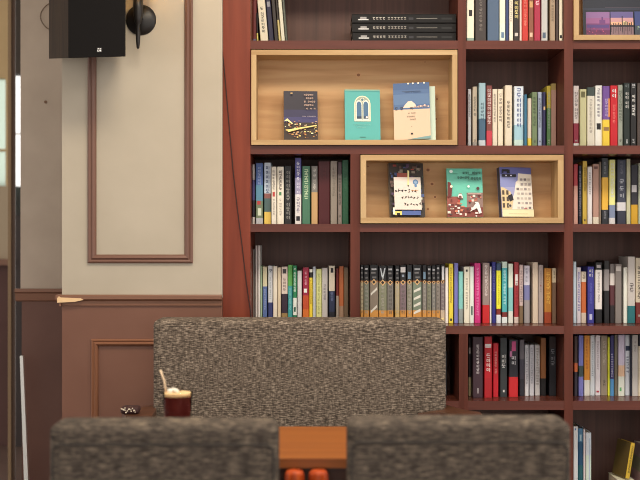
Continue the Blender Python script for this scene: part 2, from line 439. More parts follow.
# G: left of the small pine box
spine_row([
    (251.0, 255.1, 164.3, [(0, (214, 208, 204)), (.26, (86, 82, 146)), (.6, (48, 46, 58)), (.88, (212, 204, 200))], 'white-topped book with violet-blue middle', N),
    (255.7, 262.8, 163, [(0, (72, 100, 164)), (.36, (84, 140, 168)), (.62, (110, 126, 96)), (.9, (166, 168, 172))], 'blue book with small landscape at the foot', {'text': [(.06, .4, (150, 170, 206), .4)], 'marks': [(.62, .68, .2, .7, (190, 60, 60)), (.74, .86, .3, .8, (196, 206, 180))]}),
    (264.0, 271.1, 162.7, [(0, (192, 204, 216)), (.5, (150, 90, 84)), (.58, (78, 104, 104)), (.8, (220, 184, 76))], 'white and blue book with yellow foot', {'text': [(.05, .5, (82, 100, 140), .6)]}),
    (271.3, 276.4, 166.7, (212, 204, 186), 'cream book with small red seal', {'text': [(.06, .42, (104, 92, 84), .6), (.56, .85, (150, 138, 126), .4)], 'marks': [(.44, .52, .25, .7, (190, 50, 44))]}),
    (277.0, 283.9, 166.7, (214, 206, 188), 'cream book with small green seal', {'text': [(.06, .42, (104, 92, 84), .55), (.56, .85, (150, 138, 126), .35)], 'marks': [(.44, .5, .3, .65, (70, 130, 80))]}),
    (284.4, 291.6, 166, (38, 36, 38), 'black book with white flecks', {'text': [(.08, .94, (150, 148, 140), .55)]}),
    (294.9, 301.3, 158, [(0, (86, 84, 150)), (.3, (150, 144, 178)), (.55, (206, 200, 196))], 'tallest white book with violet top', {'text': [(.06, .62, (220, 216, 226), .5), (.6, .84, (110, 100, 130), .55)], 'marks': [(.88, .95, .2, .8, (34, 32, 40))]}),
    (302.2, 310.2, 166, (66, 116, 88), 'green book with pale title', {'text': [(.06, .58, (178, 200, 158), .62)]}),
    (311.2, 317.8, 166, [(0, (128, 122, 116)), (.45, (196, 152, 98))], 'tan book with grey upper half', {'text': [(.05, .42, (190, 182, 170), .5)]}),
    (318.4, 330.0, 161.4, (78, 18, 22), 'thick dark maroon book', {'text': [(.1, .3, (96, 34, 36), .3)]}),
    (330.5, 337.3, 161, (148, 136, 122), 'grey-beige book', {'text': [(.1, .6, (120, 110, 100), .5)]}),
    (337.6, 342.0, 162, [(0, (96, 70, 78)), (.2, (150, 136, 128))], 'taupe book with plum top'),
    (342.3, 348.6, 160, (40, 92, 62), 'dark green book beside the upright', {'text': [(.1, .5, (60, 116, 84), .4)]}),
], 224, 'under the large pine box', 'books under the large pine box', Y=4.60, lim=(250.4, 350.5))

# H: above the bench, left compartment
spine_row([
    (251.2, 254.6, 249, (120, 110, 104), 'tall grey magazine', {**N, 'name': 'magazine'}),
    (255.4, 257.7, 245.5, (220, 216, 210), 'tall thin white magazine beside the grey one', {**N, 'name': 'magazine'}),
    (258.0, 260.2, 245.5, (212, 208, 202), 'thin white magazine beside pale green book', {**N, 'name': 'magazine'}),
    (260.4, 262.3, 266, (150, 176, 140), 'thin pale green book', N),
    (262.7, 267.1, 266.7, [(0, (206, 196, 158)), (.35, (84, 108, 166))], 'cream-topped blue book', {'text': [(.4, .8, (150, 166, 206), .5)]}),
    (268.0, 272.8, 265.8, [(0, (196, 200, 204)), (.64, (56, 64, 120))], 'light grey book with navy foot', {'text': [(.06, .14, (60, 70, 90), .7), (.2, .6, (150, 152, 156), .4)]}),
    (273.0, 277.2, 266.3, (216, 206, 186), 'cream book with plain spine', N),
    (277.4, 281.0, 267.5, (206, 188, 156), 'tan-cream book with plain spine', N),
    (281.4, 287.6, 266.7, [(0, (204, 186, 172)), (.48, (54, 38, 54)), (.82, (150, 120, 70))], 'pinkish book with dark plum lower half', {'text': [(.2, .46, (140, 116, 108), .5)], 'marks': [(.04, .12, .2, .8, (60, 54, 54))]}),
    (287.8, 292.7, 265, [(0, (92, 176, 78)), (.36, (56, 160, 160))], 'bright green and turquoise book', {'text': [(.4, .8, (120, 196, 196), .5)]}),
    (292.9, 296.8, 265.5, [(0, (36, 130, 80)), (.56, (210, 216, 206)), (.86, (40, 120, 80))], 'emerald book with white panel', {'text': [(.04, .5, (200, 222, 206), .7)], 'marks': [(.72, .8, .25, .75, (40, 90, 70))]}),
    (297.4, 301.8, 270.8, (196, 194, 192), 'short grey-white book', N),
    (302.6, 308.9, 267.5, [(0, (158, 26, 58)), (.5, (196, 70, 30)), (.75, (214, 104, 30))], 'crimson book fading to orange', {'text': [(.08, .34, (220, 160, 170), .4)], 'marks': [(.38, .45, .2, .7, (236, 220, 210))]}),
    (309.2, 312.6, 269, [(0, (220, 216, 200)), (.06, (40, 36, 34)), (.16, (234, 196, 36))], 'yellow book with black square near the top', {'text': [(.2, .7, (170, 130, 30), .6)]}),
    (312.8, 315.8, 266.7, (178, 186, 194), 'thin pale blue-grey book', N),
    (316.3, 321.7, 269, (206, 208, 130), 'lime-cream book', {'text': [(.08, .85, (160, 164, 90), .55)]}),
    (321.9, 327.7, 268, (184, 178, 174), 'pale grey book', {'text': [(.3, .6, (130, 120, 130), .5)]}),
    (328.8, 335.0, 265.8, [(0, (206, 194, 172)), (.44, (44, 52, 84)), (.8, (36, 36, 44))], 'cream book with navy lower half', {'text': [(.46, .66, (110, 124, 170), .45)], 'marks': [(.04, .12, .3, .75, (34, 32, 36))]}),
    (335.9, 338.9, 268.6, [(0, (124, 40, 36)), (.5, (176, 162, 148))], 'thin maroon-topped book', N),
    (339.1, 343.8, 266.3, [(0, (188, 98, 50)), (.7, (166, 130, 104))], 'burnt orange book', N),
    (344.0, 348.4, 267.5, (116, 94, 72), 'olive-brown book beside the upright', N),
], 326, 'above bench left of series', 'books above the left of the bench', depth=0.15, lim=(250.4, 350.5))

# I: series volumes with grey bodies and orange feet, then mixed books
BK, GR, OR = (36, 34, 36), (124, 117, 106), (206, 140, 58)
series = [(360.3, 363.5), (363.8, 368.9), (369.6, 378.2), (378.6, 386.8), (387.1, 393.4), (395.0, 399.6), (399.9, 406.1), (406.7, 412.2),
          (412.6, 421.7), (422.4, 426.7), (427.0, 431.3), (431.7, 435.8), (436.1, 440.1), (440.5, 444.9)]
top_mark = ['a thin pale stripe', 'a pale hook mark', 'a grey figure', 'a white V mark', 'two small grey dots', 'a column of white specks', 'a white heart shape', 'a blue-grey square',
            'a slanted silver blade', 'a blue streak', 'a small grey arch', 'a double grey bar', 'a dark grey panel', 'a bright silver panel']
zb = Z(326, 4.5) + .0008
for i, (a, b) in enumerate(series):
    rng = random.Random(100 + i)
    Ys = 4.645
    w = (b - a) * Ys / F - .0008; h = Z(265.2 + rng.uniform(-.5, .5), Ys) - zb
    g = [v + rng.randint(-10, 12) for v in GR]
    if i in (0, 5): g = (176, 160, 124)
    orr = OR if i not in (5, 13) else ((196, 160, 90) if i == 5 else (190, 168, 140))
    root = thing('series_volume', f'grey black-topped volume with {top_mark[i]}, {ORD[i]} of the uniform series above bench', 'book',
                 (X((a + b) / 2, Ys), Ys, zb), (0, 0, 0), 'uniform series volumes above the bench')
    marks = []
    u = rng.uniform(.1, .25)
    c = (rng.randint(150, 200),) * 3
    if i == 3: pass
    elif i == 6: marks += [(.03, .12, .1, .9, (214, 208, 204)), (.16, .2, .3, .7, (150, 160, 176))]
    elif i in (9, 7): marks += [(.12, .24, .2, .75, (110, 140, 164))]
    elif i == 13: marks += [(.03, .26, .3, .85, (200, 198, 196))]
    else: marks += [(.04 + .01 * (i % 3), .07 + .01 * (i % 3), .2, .8, c), (.12, .15, u, .7, (130, 126, 124)), (.2, .23, .3, .8, (110, 108, 108))]
    cm, t = cover_mesh(w, h, .145, [(0, BK), (.27, (150, 96, 50)), (.295, g), (.78, orr)])
    cm.build('cover', root)
    pm = MB(); pm.box(-w / 2 + t + .0002, w / 2 - t - .0002, t + .0008, .142, .002, h - .0025, M_PAGE); pm.build('pages', root)
    lm = MB(); y = -.0005
    for (f0, f1, u0, u1, col) in marks:
        lm.face([((u0 - .5) * w, y, h * (1 - f1)), ((u1 - .5) * w, y, h * (1 - f1)), ((u1 - .5) * w, y, h * (1 - f0)), ((u0 - .5) * w, y, h * (1 - f0))], mat(col, .5))
    if i == 3:
        for sgn in (-1, 1):
            lm.face([(sgn * .05 * w, y, h * .76), (sgn * .36 * w, y, h * .96), (sgn * .2 * w, y, h * .96), (0, y, h * .82)], mat((206, 212, 214), .5))
    # diamond emblem between top and body
    zc = h * .705; s = min(w * .42, .011)
    lm.face([(-s, y, zc), (0, y, zc - s * 1.1), (s, y, zc), (0, y, zc + s * 1.1)], mat((218, 170, 108), .5))
    lm.face([(-s * .6, y - .0002, zc), (0, y - .0002, zc - s * .66), (s * .6, y - .0002, zc), (0, y - .0002, zc + s * .66)], mat((50, 40, 34), .5))
    if i in (2, 8):     # slanted pale streaks
        for zq in ((.5, .2) if i == 2 else (.55, .42, .3, .18)):
            k = .09 if i == 2 else .04
            lm.face([(-w * .38, y, h * (zq - .03)), (w * .38, y, h * (zq + k - .02)), (w * .38, y, h * (zq + k + .03)), (-w * .38, y, h * (zq + .01))], mat((206, 200, 186), .5))
    else:
        z = h * .62
        while z > h * .13:
            glyph(lm, 0, z, min(w * .5, .012), y, mat((168, 160, 146) if i % 2 else (92, 86, 78), .5), rng); z -= .016
    z = h * .2
    lm.face([(-w * .3, y, h * .06), (w * .25, y, h * .06), (w * .25, y, h * .09), (-w * .3, y, h * .09)], mat((240, 200, 130), .5))
    lm.build('lettering', root)

spine_row([
    (445.3, 448.4, 267.7, (220, 212, 204), 'thin white book', N),
    (448.8, 453.3, 263.8, (222, 198, 44), 'yellow book with dark foot dot', {'text': [(.06, .7, (150, 110, 30), .5)], 'marks': [(.92, .96, .3, .7, (40, 36, 34))]}),
    (454.0, 458.3, 263.2, (116, 116, 196), 'periwinkle blue book', N),
    (458.6, 463.0, 271.6, [(0, (116, 188, 180)), (.72, (140, 150, 146))], 'short aqua book', N),
    (463.8, 469.7, 266.7, (218, 210, 188), 'cream book with black dot near the top', {'text': [(.2, .8, (160, 148, 130), .4)], 'marks': [(.05, .09, .35, .65, (30, 28, 30))]}),
    (469.9, 473.9, 266.7, (208, 214, 204), 'pale mint-white book', {'text': [], 'marks': [(.7, .86, .3, .7, (60, 90, 80))]}),
    (474.5, 480.7, 263.2, (212, 40, 122), 'magenta pink book', {'text': [(.08, .9, (236, 130, 180), .4)]}),
    (482.6, 489.7, 262.8, [(0, (146, 124, 118)), (.7, (206, 26, 30))], 'grey-mauve book with red foot', {'text': [(.04, .6, (206, 192, 184), .45)]}),
    (489.9, 491.5, 266.7, (216, 212, 208), 'very thin white book', N),
    (491.9, 496.0, 262.2, (48, 48, 140), 'royal blue book', {'text': [(.06, .5, (110, 110, 190), .5)]}),
    (496.3, 501.0, 263.4, [(0, (50, 74, 110)), (.12, (232, 220, 36)), (.76, (130, 40, 30)), (.86, (206, 210, 216))], 'bright yellow book with blue top', {'text': [(.2, .7, (190, 170, 20), .4)]}),
    (502.0, 507.4, 261.8, [(0, (186, 206, 190)), (.1, (66, 172, 178)), (.82, (124, 36, 34)), (.9, (206, 214, 214))], 'turquoise book with dark red foot stripe', {'text': [(.14, .76, (180, 226, 226), .5)]}),
    (508.4, 513.2, 263.8, [(0, (206, 214, 196)), (.4, (120, 186, 184)), (.8, (206, 206, 196))], 'white and aqua book', N),
    (514.2, 518.9, 262.2, [(0, (170, 44, 52)), (.9, (200, 180, 170))], 'red book with white round mark', {'text': [(.3, .8, (120, 30, 40), .5)], 'marks': [(.2, .38, .2, .8, (228, 214, 208))]}),
    (519.1, 523.2, 264.8, [(0, (190, 164, 158)), (.7, (122, 96, 66))], 'pinkish grey book with olive foot', {'text': [(.1, .66, (110, 90, 90), .6)]}),
    (523.8, 529.9, 265.7, [(0, (206, 202, 214)), (.34, (122, 124, 178)), (.6, (158, 150, 150))], 'lavender-white book', {'text': [(.04, .3, (150, 146, 170), .5)]}),
    (532.8, 538.2, 262.4, (204, 184, 160), 'tall cream-tan book after a dark gap', N),
    (538.4, 543.5, 265, (176, 160, 154), 'pinkish grey book with small red dot', {'text': [(.1, .5, (150, 132, 128), .4)], 'marks': [(.34, .37, .35, .6, (160, 40, 40))]}),
    (544.5, 551.7, 268.3, [(0, (196, 126, 40)), (.8, (170, 66, 32))], 'ochre book with rust foot', {'text': [(.08, .7, (226, 178, 70), .55)]}),
    (552.3, 558.2, 268.3, [(0, (198, 182, 150)), (.26, (120, 92, 72))], 'brown book with cream top', {'text': [(.04, .2, (120, 100, 80), .4)]}),
], 326, 'after the uniform series', 'mixed books after the series above the bench', lim=(359.8, 564.3))

# J: outer column above
spine_row([
    (573.2, 576.4, 261.7, (196, 212, 220), 'pale icy blue book', N),
    (576.8, 580.9, 267.5, (220, 208, 210), 'pinkish white book with blue lettering', {'text': [(.08, .8, (90, 90, 180), .55)]}),
    (581.3, 586.4, 271.7, [(0, (222, 206, 180)), (.2, (224, 108, 44)), (.8, (220, 196, 170))], 'short orange book with pale ends', {'text': [(.02, .18, (120, 90, 60), .6)]}),
    (587.4, 594.2, 266.7, (60, 58, 156), 'violet-blue book with white top mark', {'text': [(.04, .2, (226, 226, 236), .6), (.3, .7, (100, 100, 190), .4)], 'marks': [(.84, .94, .3, .7, (190, 190, 220))]}),
    (595.2, 602.2, 262.5, [(0, (36, 34, 36)), (.12, (218, 210, 202)), (.77, (26, 24, 26))], 'black book with long white panel', {'text': [(.16, .7, (150, 140, 136), .35)], 'marks': [(.04, .09, .2, .8, (170, 160, 160))]}),
    (604.0, 609.5, 260.8, [(0, (40, 36, 36)), (.14, (150, 142, 140)), (.48, (30, 28, 30))], 'black book with grey upper band', N),
    (610.0, 615.0, 264, [(0, (120, 110, 106)), (.16, (206, 196, 188)), (.36, (92, 44, 50)), (.7, (40, 34, 36))], 'grey-topped book with maroon middle', N),
    (615.4, 621.8, 264, (128, 118, 112), 'mid-grey book with scalloped pale mark', {'text': [], 'marks': [(.04, .12, .1, .9, (180, 170, 162))]}),
    (623.4, 627.5, 267.5, (226, 220, 206), 'ivory white book', N),
    (627.9, 635.3, 256.7, [(0, (190, 182, 174)), (.74, (32, 112, 118))], 'tall light grey book with teal foot', {'text': [(.4, .56, (90, 80, 80), .6)]}),
    (635.9, 643.0, 258, [(0, (198, 184, 158)), (.68, (120, 40, 36))], 'tall cream book with brick-red foot'),
], 326, 'level with series, outer column', 'books in the outer column level with the series')

# K: right of the bench, lower shelf
spine_row([
    (468.6, 471.0, 337, [(0, (44, 38, 40)), (.68, (206, 194, 140))], 'thin dark book with straw-coloured foot', {'text': [], 'marks': [(.18, .28, .1, .9, (214, 208, 200))]}),
    (471.9, 482.9, 337, (70, 46, 56), 'thick plum-brown book with white title', {'text': [(.12, .62, (214, 206, 204), .3)], 'marks': [(.84, .93, .48, .56, (214, 206, 204))], 'dy': -.05}),
    (484.3, 492.1, 336.6, [(0, (196, 22, 34)), (.68, (184, 24, 32))], 'tall red book with bold white title', {'text': [(.28, .64, (240, 214, 206), .55)], 'marks': [(.12, .15, .1, .9, (236, 220, 214)), (.16, .18, .1, .9, (236, 220, 214))], 'dy': -.05}),
    (493.0, 498.5, 343.3, (206, 24, 38), 'shorter bright red book', {'text': [(.15, .6, (240, 150, 140), .45)], 'dy': -.04}),
    (500.0, 507.2, 337.8, (52, 56, 58), 'charcoal book with white characters', {'text': [(.28, .52, (222, 218, 210), .6)], 'marks': [(.88, .92, .4, .65, (200, 196, 190))], 'dy': -.04}),
    (508.9, 518.2, 339.7, [(0, (38, 36, 46)), (.65, (214, 30, 36))], 'black book with pink leaf and red foot', {'text': [(.28, .48, (214, 212, 214), .6)], 'marks': [(.03, .2, .3, .75, (206, 70, 130)), (.2, .3, .1, .35, (196, 110, 160))], 'dy': -.03}),
    (519.5, 524.5, 339.7, [(0, (112, 104, 112)), (.35, (74, 70, 84)), (.7, (50, 48, 58))], 'dark grey-violet book', N),
    (524.7, 528.9, 344.8, (206, 206, 210), 'first short grey-white book of three alike', {'text': [(.06, .8, (140, 140, 150), .5)]}),
    (529.6, 534.1, 344.8, (202, 202, 208), 'second short grey-white book of three alike', {'text': [(.06, .8, (140, 140, 150), .5)]}),
    (535.0, 540.0, 344.8, (206, 202, 200), 'third short grey-white book of three alike', {'text': [(.06, .8, (150, 140, 130), .5)]}),
    (540.7, 546.2, 338, [(0, (160, 96, 42)), (.7, (30, 26, 26))], 'copper brown book with black foot', N),
    (549.0, 557.8, 336.5, [(0, (52, 36, 36)), (.2, (36, 36, 42))], 'black book with grey characters', {'text': [(.22, .5, (128, 128, 134), .6)]}),
], 401, 'right of the bench', 'books on the shelf right of the bench', lim=(468, 564.3))

# L: outer column, lower shelf
spine_row([
    (574.2, 577.8, 336, [(0, (74, 52, 46)), (.45, (228, 106, 50)), (.6, (52, 44, 56))], 'slim dark brown book with orange spot', N),
    (578.6, 583.5, 335.4, [(0, (122, 126, 210)), (.5, (62, 84, 84)), (.68, (124, 124, 204))], 'periwinkle book with dark green block', N),
    (584.0, 589.9, 335.6, [(0, (232, 146, 36)), (.74, (222, 214, 200))], 'orange book with white foot', {'text': [(.06, .6, (206, 104, 30), .5)]}),
    (590.2, 594.8, 335.4, (206, 212, 216), 'icy white book', {'text': [(.1, .7, (150, 160, 170), .4)]}),
    (595.4, 600.5, 335.4, (222, 212, 214), 'pinkish white book with red foot mark', {'text': [(.1, .6, (170, 150, 160), .4)], 'marks': [(.92, .95, .2, .7, (190, 40, 60))]}),
    (600.8, 607.5, 335.6, (150, 134, 112), 'taupe book with faint title', {'text': [(.1, .5, (186, 172, 148), .5), (.75, .9, (70, 60, 50), .4)]}),
    (607.8, 610.1, 337, (220, 222, 40), 'thin lime yellow book', N),
    (610.3, 614.1, 335.4, [(0, (50, 46, 110)), (.72, (70, 140, 196))], 'navy book with sky-blue foot', {'text': [(.3, .7, (190, 190, 216), .6)]}),
    (614.4, 617.9, 335, (112, 104, 86), 'slim olive-grey book', N),
    (618.3, 624.8, 334.8, [(0, (196, 184, 206)), (.5, (216, 176, 140)), (.68, (202, 206, 192))], 'lilac book with peach middle', {'text': [], 'marks': [(.86, .92, .2, .5, (90, 170, 100))]}),
    (625.1, 630.0, 335, (204, 208, 216), 'white book with dark blue bird mark', {'text': [(.35, .65, (70, 80, 120), .5)], 'marks': [(.18, .26, .1, .95, (40, 48, 80))]}),
    (630.2, 632.0, 335, (36, 38, 56), 'thin midnight blue book', N),
    (632.3, 638.2, 335, (186, 180, 174), 'light grey book', {'text': [(.1, .3, (140, 130, 126), .4)]}),
    (638.5, 644.0, 335, [(0, (34, 32, 34)), (.18, (216, 204, 176))], 'cream book with black top', N),
], 401, 'on the outer lower shelf', 'books on the outer lower shelf')

# M: bottom shelf, outer column
spine_row([
    (573.4, 578.0, 426.5, (222, 220, 218), 'tall white magazine with tiny blue mark', {'text': [], 'marks': [(.03, .06, .3, .6, (100, 130, 180))], 'name': 'magazine'}),
    (578.2, 583.0, 428.5, [(0, (70, 120, 156)), (.22, (30, 80, 118)), (.6, (34, 96, 104))], 'tall deep blue magazine', {'text': [], 'name': 'magazine', 'marks': [(.1, .2, .3, .7, (150, 180, 190))]}),
    (583.3, 585.5, 429.5, (222, 206, 204), 'thin pinkish white magazine', {**N, 'name': 'magazine'}),
    (585.9, 591.4, 432.6, [(0, (206, 214, 224)), (.4, (204, 222, 204))], 'pale blue-white magazine', {'text': [], 'name': 'magazine', 'marks': [(.1, 1, .55, .75, (172, 190, 210))]}),
], 497, 'on the bottom shelf', 'magazines on the bottom shelf', Y=4.63, depth=0.16)
# thin book standing in the dark compartment behind the bench
spine_row([(443.2, 447.0, 352, (70, 72, 82), 'thin slate grey book alone behind the bench', {**N, 'alone': 1})], 401, '', None, Y=4.66)

# low stack and the leaning yellow pair at the frame's lower corner
zs6 = Z(497, 4.5)
def free_book(name, label, w, h, d, bands, loc, rot, text, marks=(), group=None, side=None):
    r = thing(name, label, 'book', loc, rot, group)
    make_book(w, h, d, bands, text, list(marks), random.Random(int(loc[0] * 1e4)), r, side=side)
    return r
free_book('book', 'pale book lying flat beneath the leaning yellow book', .05, .064, .15, [(0, (206, 200, 170))], (X(617.5, 4.56), 4.56, zs6 + .026), (0, PI / 2, 0), [])
ztop = zs6 + .026 + .026
free_book('book', 'yellow-spined book with olive cover leaning on the pink patterned book', .017, .134, .11, [(0, (206, 166, 36))],
          (X(627.6, 4.56), 4.56, ztop + .0045), (0, math.radians(10), math.radians(13)), [(.08, .9, (110, 84, 24), .55)], side=(96, 76, 30))
free_book('book', 'pink and green patterned book behind the leaning yellow book', .028, .172, .14, [(0, (176, 146, 146)), (.3, (150, 150, 116)), (.6, (180, 140, 140))],
          (X(643.5, 4.57), 4.57, zs6 + .004), (0, math.radians(5), 0), [(.1, .9, (120, 140, 90), .5)])

# B: three black volumes lying flat on the top shelf
zsh = Z(40.5, 4.5) + .0008
pos = ['lowest', 'middle', 'topmost']
for i in range(3):
    hh = .0344; ww = X(456, 4.53) - X(352.5 - i * 0.3, 4.53)
    r = thing('atlas', f'black atlas lying flat on the top shelf, {pos[i]} of the stack of three', 'book',
              (X(352.5 - i * .3, 4.53), 4.53 + .002 * (i % 2), zsh + hh * i + hh / 2), (0, PI / 2, 0), 'black atlases stacked flat on the top shelf')
    cm, t = cover_mesh(hh - .0012, ww, .24, [(0, (21, 19, 19))], .7); cm.build('cover', r)
    pm = MB(); pm.box(-hh / 2 + .004, hh / 2 - .004, .003, .236, .003, ww - .003, M_PAGE); pm.build('pages', r)
    lm = MB(); y = -.0004
    # local z runs along the spine (from its left end), local -x is up
    def blk(a, b, x0, x1, col): lm.face([(x0, y, a), (x1, y, a), (x1, y, b), (x0, y, b)], mat(col, .5))
    S = ww
    blk(S * .06, S * .16, .002, .006, (196, 192, 190)); blk(S * .08, S * .14, -.006, .001, (150, 146, 144))
    rng = random.Random(40)
    for k in range(4): 
        a = S * (.20 + .032 * k); blk(a, a + S * .022, -.005, -.002, (168, 160, 150)); blk(a + S * .004, a + S * .012, -.002, .004, (150, 142, 132)); blk(a + S * .01, a + S * .022, .002, .004, (168, 160, 150))
    for k in range(6):
        a = S * (.345 + .031 * k); blk(a, a + S * .021, -.005, -.003, (168, 160, 150)); blk(a + S * .008, a + S * .013, -.003, .004, (160, 152, 142)); blk(a, a + S * .021, .002, .004, (140, 132, 122))
    blk(S * .545, S * .59, -.004, .005, (48, 46, 50)); blk(S * .62, S * .82, -.001, .001, (130, 124, 116))
    blk(S * .86, S * .96, -.003, .004, (34, 32, 31))
    lm.build('lettering', r)

# ------------------------------------------------------------------ bookcase
YF, YB = 4.50, 4.82
bc = thing('bookcase', 'built-in reddish brown bookcase filling the wall behind the bench', 'bookcase', (X(450, YF), YF, 0))
def bpart(name, x0, x1, y0, y1, z0, z1, m, parent=None):
    b = MB(); ox, oy, oz = bc.location
    b.box(x0 - ox, x1 - ox, y0 - oy, y1 - oy, z0 - oz, z1 - oz, m)
    o = b.build(name, parent or bc)
    return o
def fx(p): return X(p, YF)
def fz(p): return Z(p, YF)
ZT = fz(-46)
SH = [(-46, -38), (40.5, 49), (145.5, 154), (224, 232), (326, 334), (401, 410), (497, 505), (576, 588)]
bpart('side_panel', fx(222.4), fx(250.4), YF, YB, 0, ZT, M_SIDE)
bpart('upright', fx(564.3), fx(573), YF, YB, 0, ZT, M_UP)
bpart('upright', fx(673), fx(682), YF, YB, 0, ZT, M_UP)
bpart('upright', fx(458), fx(466), YF, YB, fz(145.5), fz(-38), M_UP)
bpart('upright', fx(350.5), fx(359.8), YF, YB, fz(326), fz(154), M_UP)
bpart('upright', fx(459), fx(468), YF, YB, fz(576), fz(334), M_UP)
for a, b in SH:
    for x0, x1 in ((250.4, 564.3), (573, 673)):
        bpart('shelf', fx(x0), fx(x1), YF + .001, YB, fz(b), fz(a), M_SH)
bpart('back_panel', fx(222.4), fx(682), YB, YB + .012, 0, ZT, M_BACK)

# ------------------------------------------------------------------ pine display boxes
def pine_box(name, label, px0, px1, py0, py1, tpx, depth, knots=(), yfront=4.486):
    x0, x1 = X(px0, yfront), X(px1, yfront); z1, z0 = Z(py0, yfront), Z(py1, yfront)
    # keep inside the opening behind the front plane
    t = tpx * yfront / F
    r = thing(name, label, 'display box', ((x0 + x1) / 2, yfront, z0), (0, 0, 0), 'pine display boxes in the bookcase')
    w = (x1 - x0) / 2; h = z1 - z0; d = depth
    def pb(nm, a, b, c, e, f, g, m):
        q = MB(); q.box(a, b, c, e, f, g, m); q.build(nm, r)
    pb('top_board', -w, w, 0, d, h - t, h, M_PINE)
    pb('bottom_board', -w, w, 0, d, 0, t, M_PINE)
    pb('side_board', -w, -w + t, 0, d, t, h - t, M_PINEV)
    pb('side_board', w - t, w, 0, d, t, h - t, M_PINEV)
    q = MB(); q.box(-w + t, w - t, d - .012, d, t, h - t, M_PINEB)
    for kx, kz, kr in knots:       # knots in the board
        p = pt(kx, kz, yfront + d - .0125); cxk, czk = p.x - (x0 + x1) / 2, p.z - z0
        for rr, mm, e in ((kr, mat((192, 142, 94), .6), .0), (kr * .55, mat((136, 86, 54), .6), .0003)):
            q.face([(cxk + rr * 1.15 * math.cos(2 * PI * k / 14), d - .0123 - e, czk + rr * math.sin(2 * PI * k / 14)) for k in range(14)], mm)
    q.build('back_board', r)
    return r, Vector(((x0 + x1) / 2, yfront, z0)), t
box1 = pine_box('display_box', 'large pine display box holding three face-out books under the top shelf', 251.3, 457.4, 49.8, 144.8, 5.0, .152, [(358.5, 75, .010), (437, 99, .006), (436, 119, .007), (425, 62, .004)])
box2 = pine_box('display_box', 'smaller pine display box holding three face-out books above the bench', 360.6, 563.6, 154.8, 223.2, 5.6, .152, [(428, 170, .010), (432, 184, .009), (435, 197, .007), (428, 209, .006), (368, 166.5, .004), (440, 161.5, .006), (516, 161, .005)])
box3 = pine_box('display_box', 'pine display box framing a landscape picture book at the top corner', 574.0, 672.4, -37, 39.8, 5.0, .152)

# ------------------------------------------------------------------ face-out books
class Cover:
    """print on a front cover: u,v in 0..1 across and up, facing -y"""
    def __init__(s, w, h, base=None):
        s.w, s.h, s.mb, s.k = w, h, MB(), 0
        if base: s.rect(0, 0, 1, 1, base)
    def P(s, u, v): return ((u - .5) * s.w, -.0003 - s.k * .00012, v * s.h)
    def poly(s, pts, col, rough=.45):
        s.k += 1; s.mb.face([s.P(u, v) for u, v in pts], mat(col, rough))
    def rect(s, u0, v0, u1, v1, col): s.poly([(u0, v0), (u1, v0), (u1, v1), (u0, v1)], col)
    def disc(s, u, v, r, col, n=14):
        s.poly([(u + r / s.w * math.cos(2 * PI * k / n), v + r / s.h * math.sin(2 * PI * k / n)) for k in range(n)], col)
    def text(s, u0, v, u1, size, col, rng):
        s.k += 1; x = (u0 - .5) * s.w
        while x < (u1 - .5) * s.w:
            if rng.random() > .12: glyph(s.mb, x, v * s.h, size, -.0003 - s.k * .00012, mat(col, .5), rng)
            x += size * 1.15
    def script(s, u0, v, u1, size, col, rng):
        """loose brush handwriting"""
        s.k += 1; x = (u0 - .5) * s.w; y = -.0003 - s.k * .00012; m = mat(col, .6)
        while x < (u1 - .5) * s.w:
            for q in range(3):
                a = rng.choice([0.1, 1.4, 1.2, -.5, .5]); l = size * rng.uniform(.3, .7); t = size * .10
                cx = x + rng.uniform(-.2, .2) * size; cz = v * s.h + rng.uniform(-.35, .35) * size
                dx, dz = math.cos(a) * l / 2, math.sin(a) * l / 2; nx, nz = -math.sin(a) * t, math.cos(a) * t
                s.mb.face([(cx - dx - nx, y, cz - dz - nz), (cx + dx - nx, y, cz + dz - nz), (cx + dx + nx, y, cz + dz + nz), (cx - dx + nx, y, cz - dz + nz)], m)
            x += size * 0.95

def face_book(label, px0, px1, py0, py1, base, spine, box, thick=.016, lean=9, yaw=0, group=None):
    """book standing face-out on a box's floor, leaning back"""
    r, o, t = box
    Yb = 4.548
    w = (px1 - px0) * (Yb + .012) / F
    zb = o.z + t + .0008
    h = (Z(py0, Yb + .022) - zb - thick * math.sin(math.radians(lean))) / math.cos(math.radians(lean))
    root = thing('book', label, 'book', (X((px0 + px1) / 2, Yb + .012), Yb, zb + .0003 + thick * math.sin(math.radians(lean))), (-math.radians(lean), 0, math.radians(yaw)), group)
    tc = .0011
    b = MB(); b.box(-w / 2, w / 2, 0, tc, 0, h, base); b.build('front_cover', root)
    b = MB(); b.box(-w / 2, w / 2, thick - tc, thick, .0, h, base); b.build('back_cover', root)
    b = MB(); b.box(-w / 2, -w / 2 + tc, tc, thick - tc, 0, h, spine); b.build('spine', root)
    b = MB(); b.box(-w / 2 + tc + .0003, w / 2 - .002, tc + .0002, thick - tc - .0002, .002, h - .002, M_PAGE); b.build('pages', root)
    return root, w, h

G1 = 'face-out books in the large pine box'; G2 = 'face-out books in the small pine box'
rng = random.Random(5)
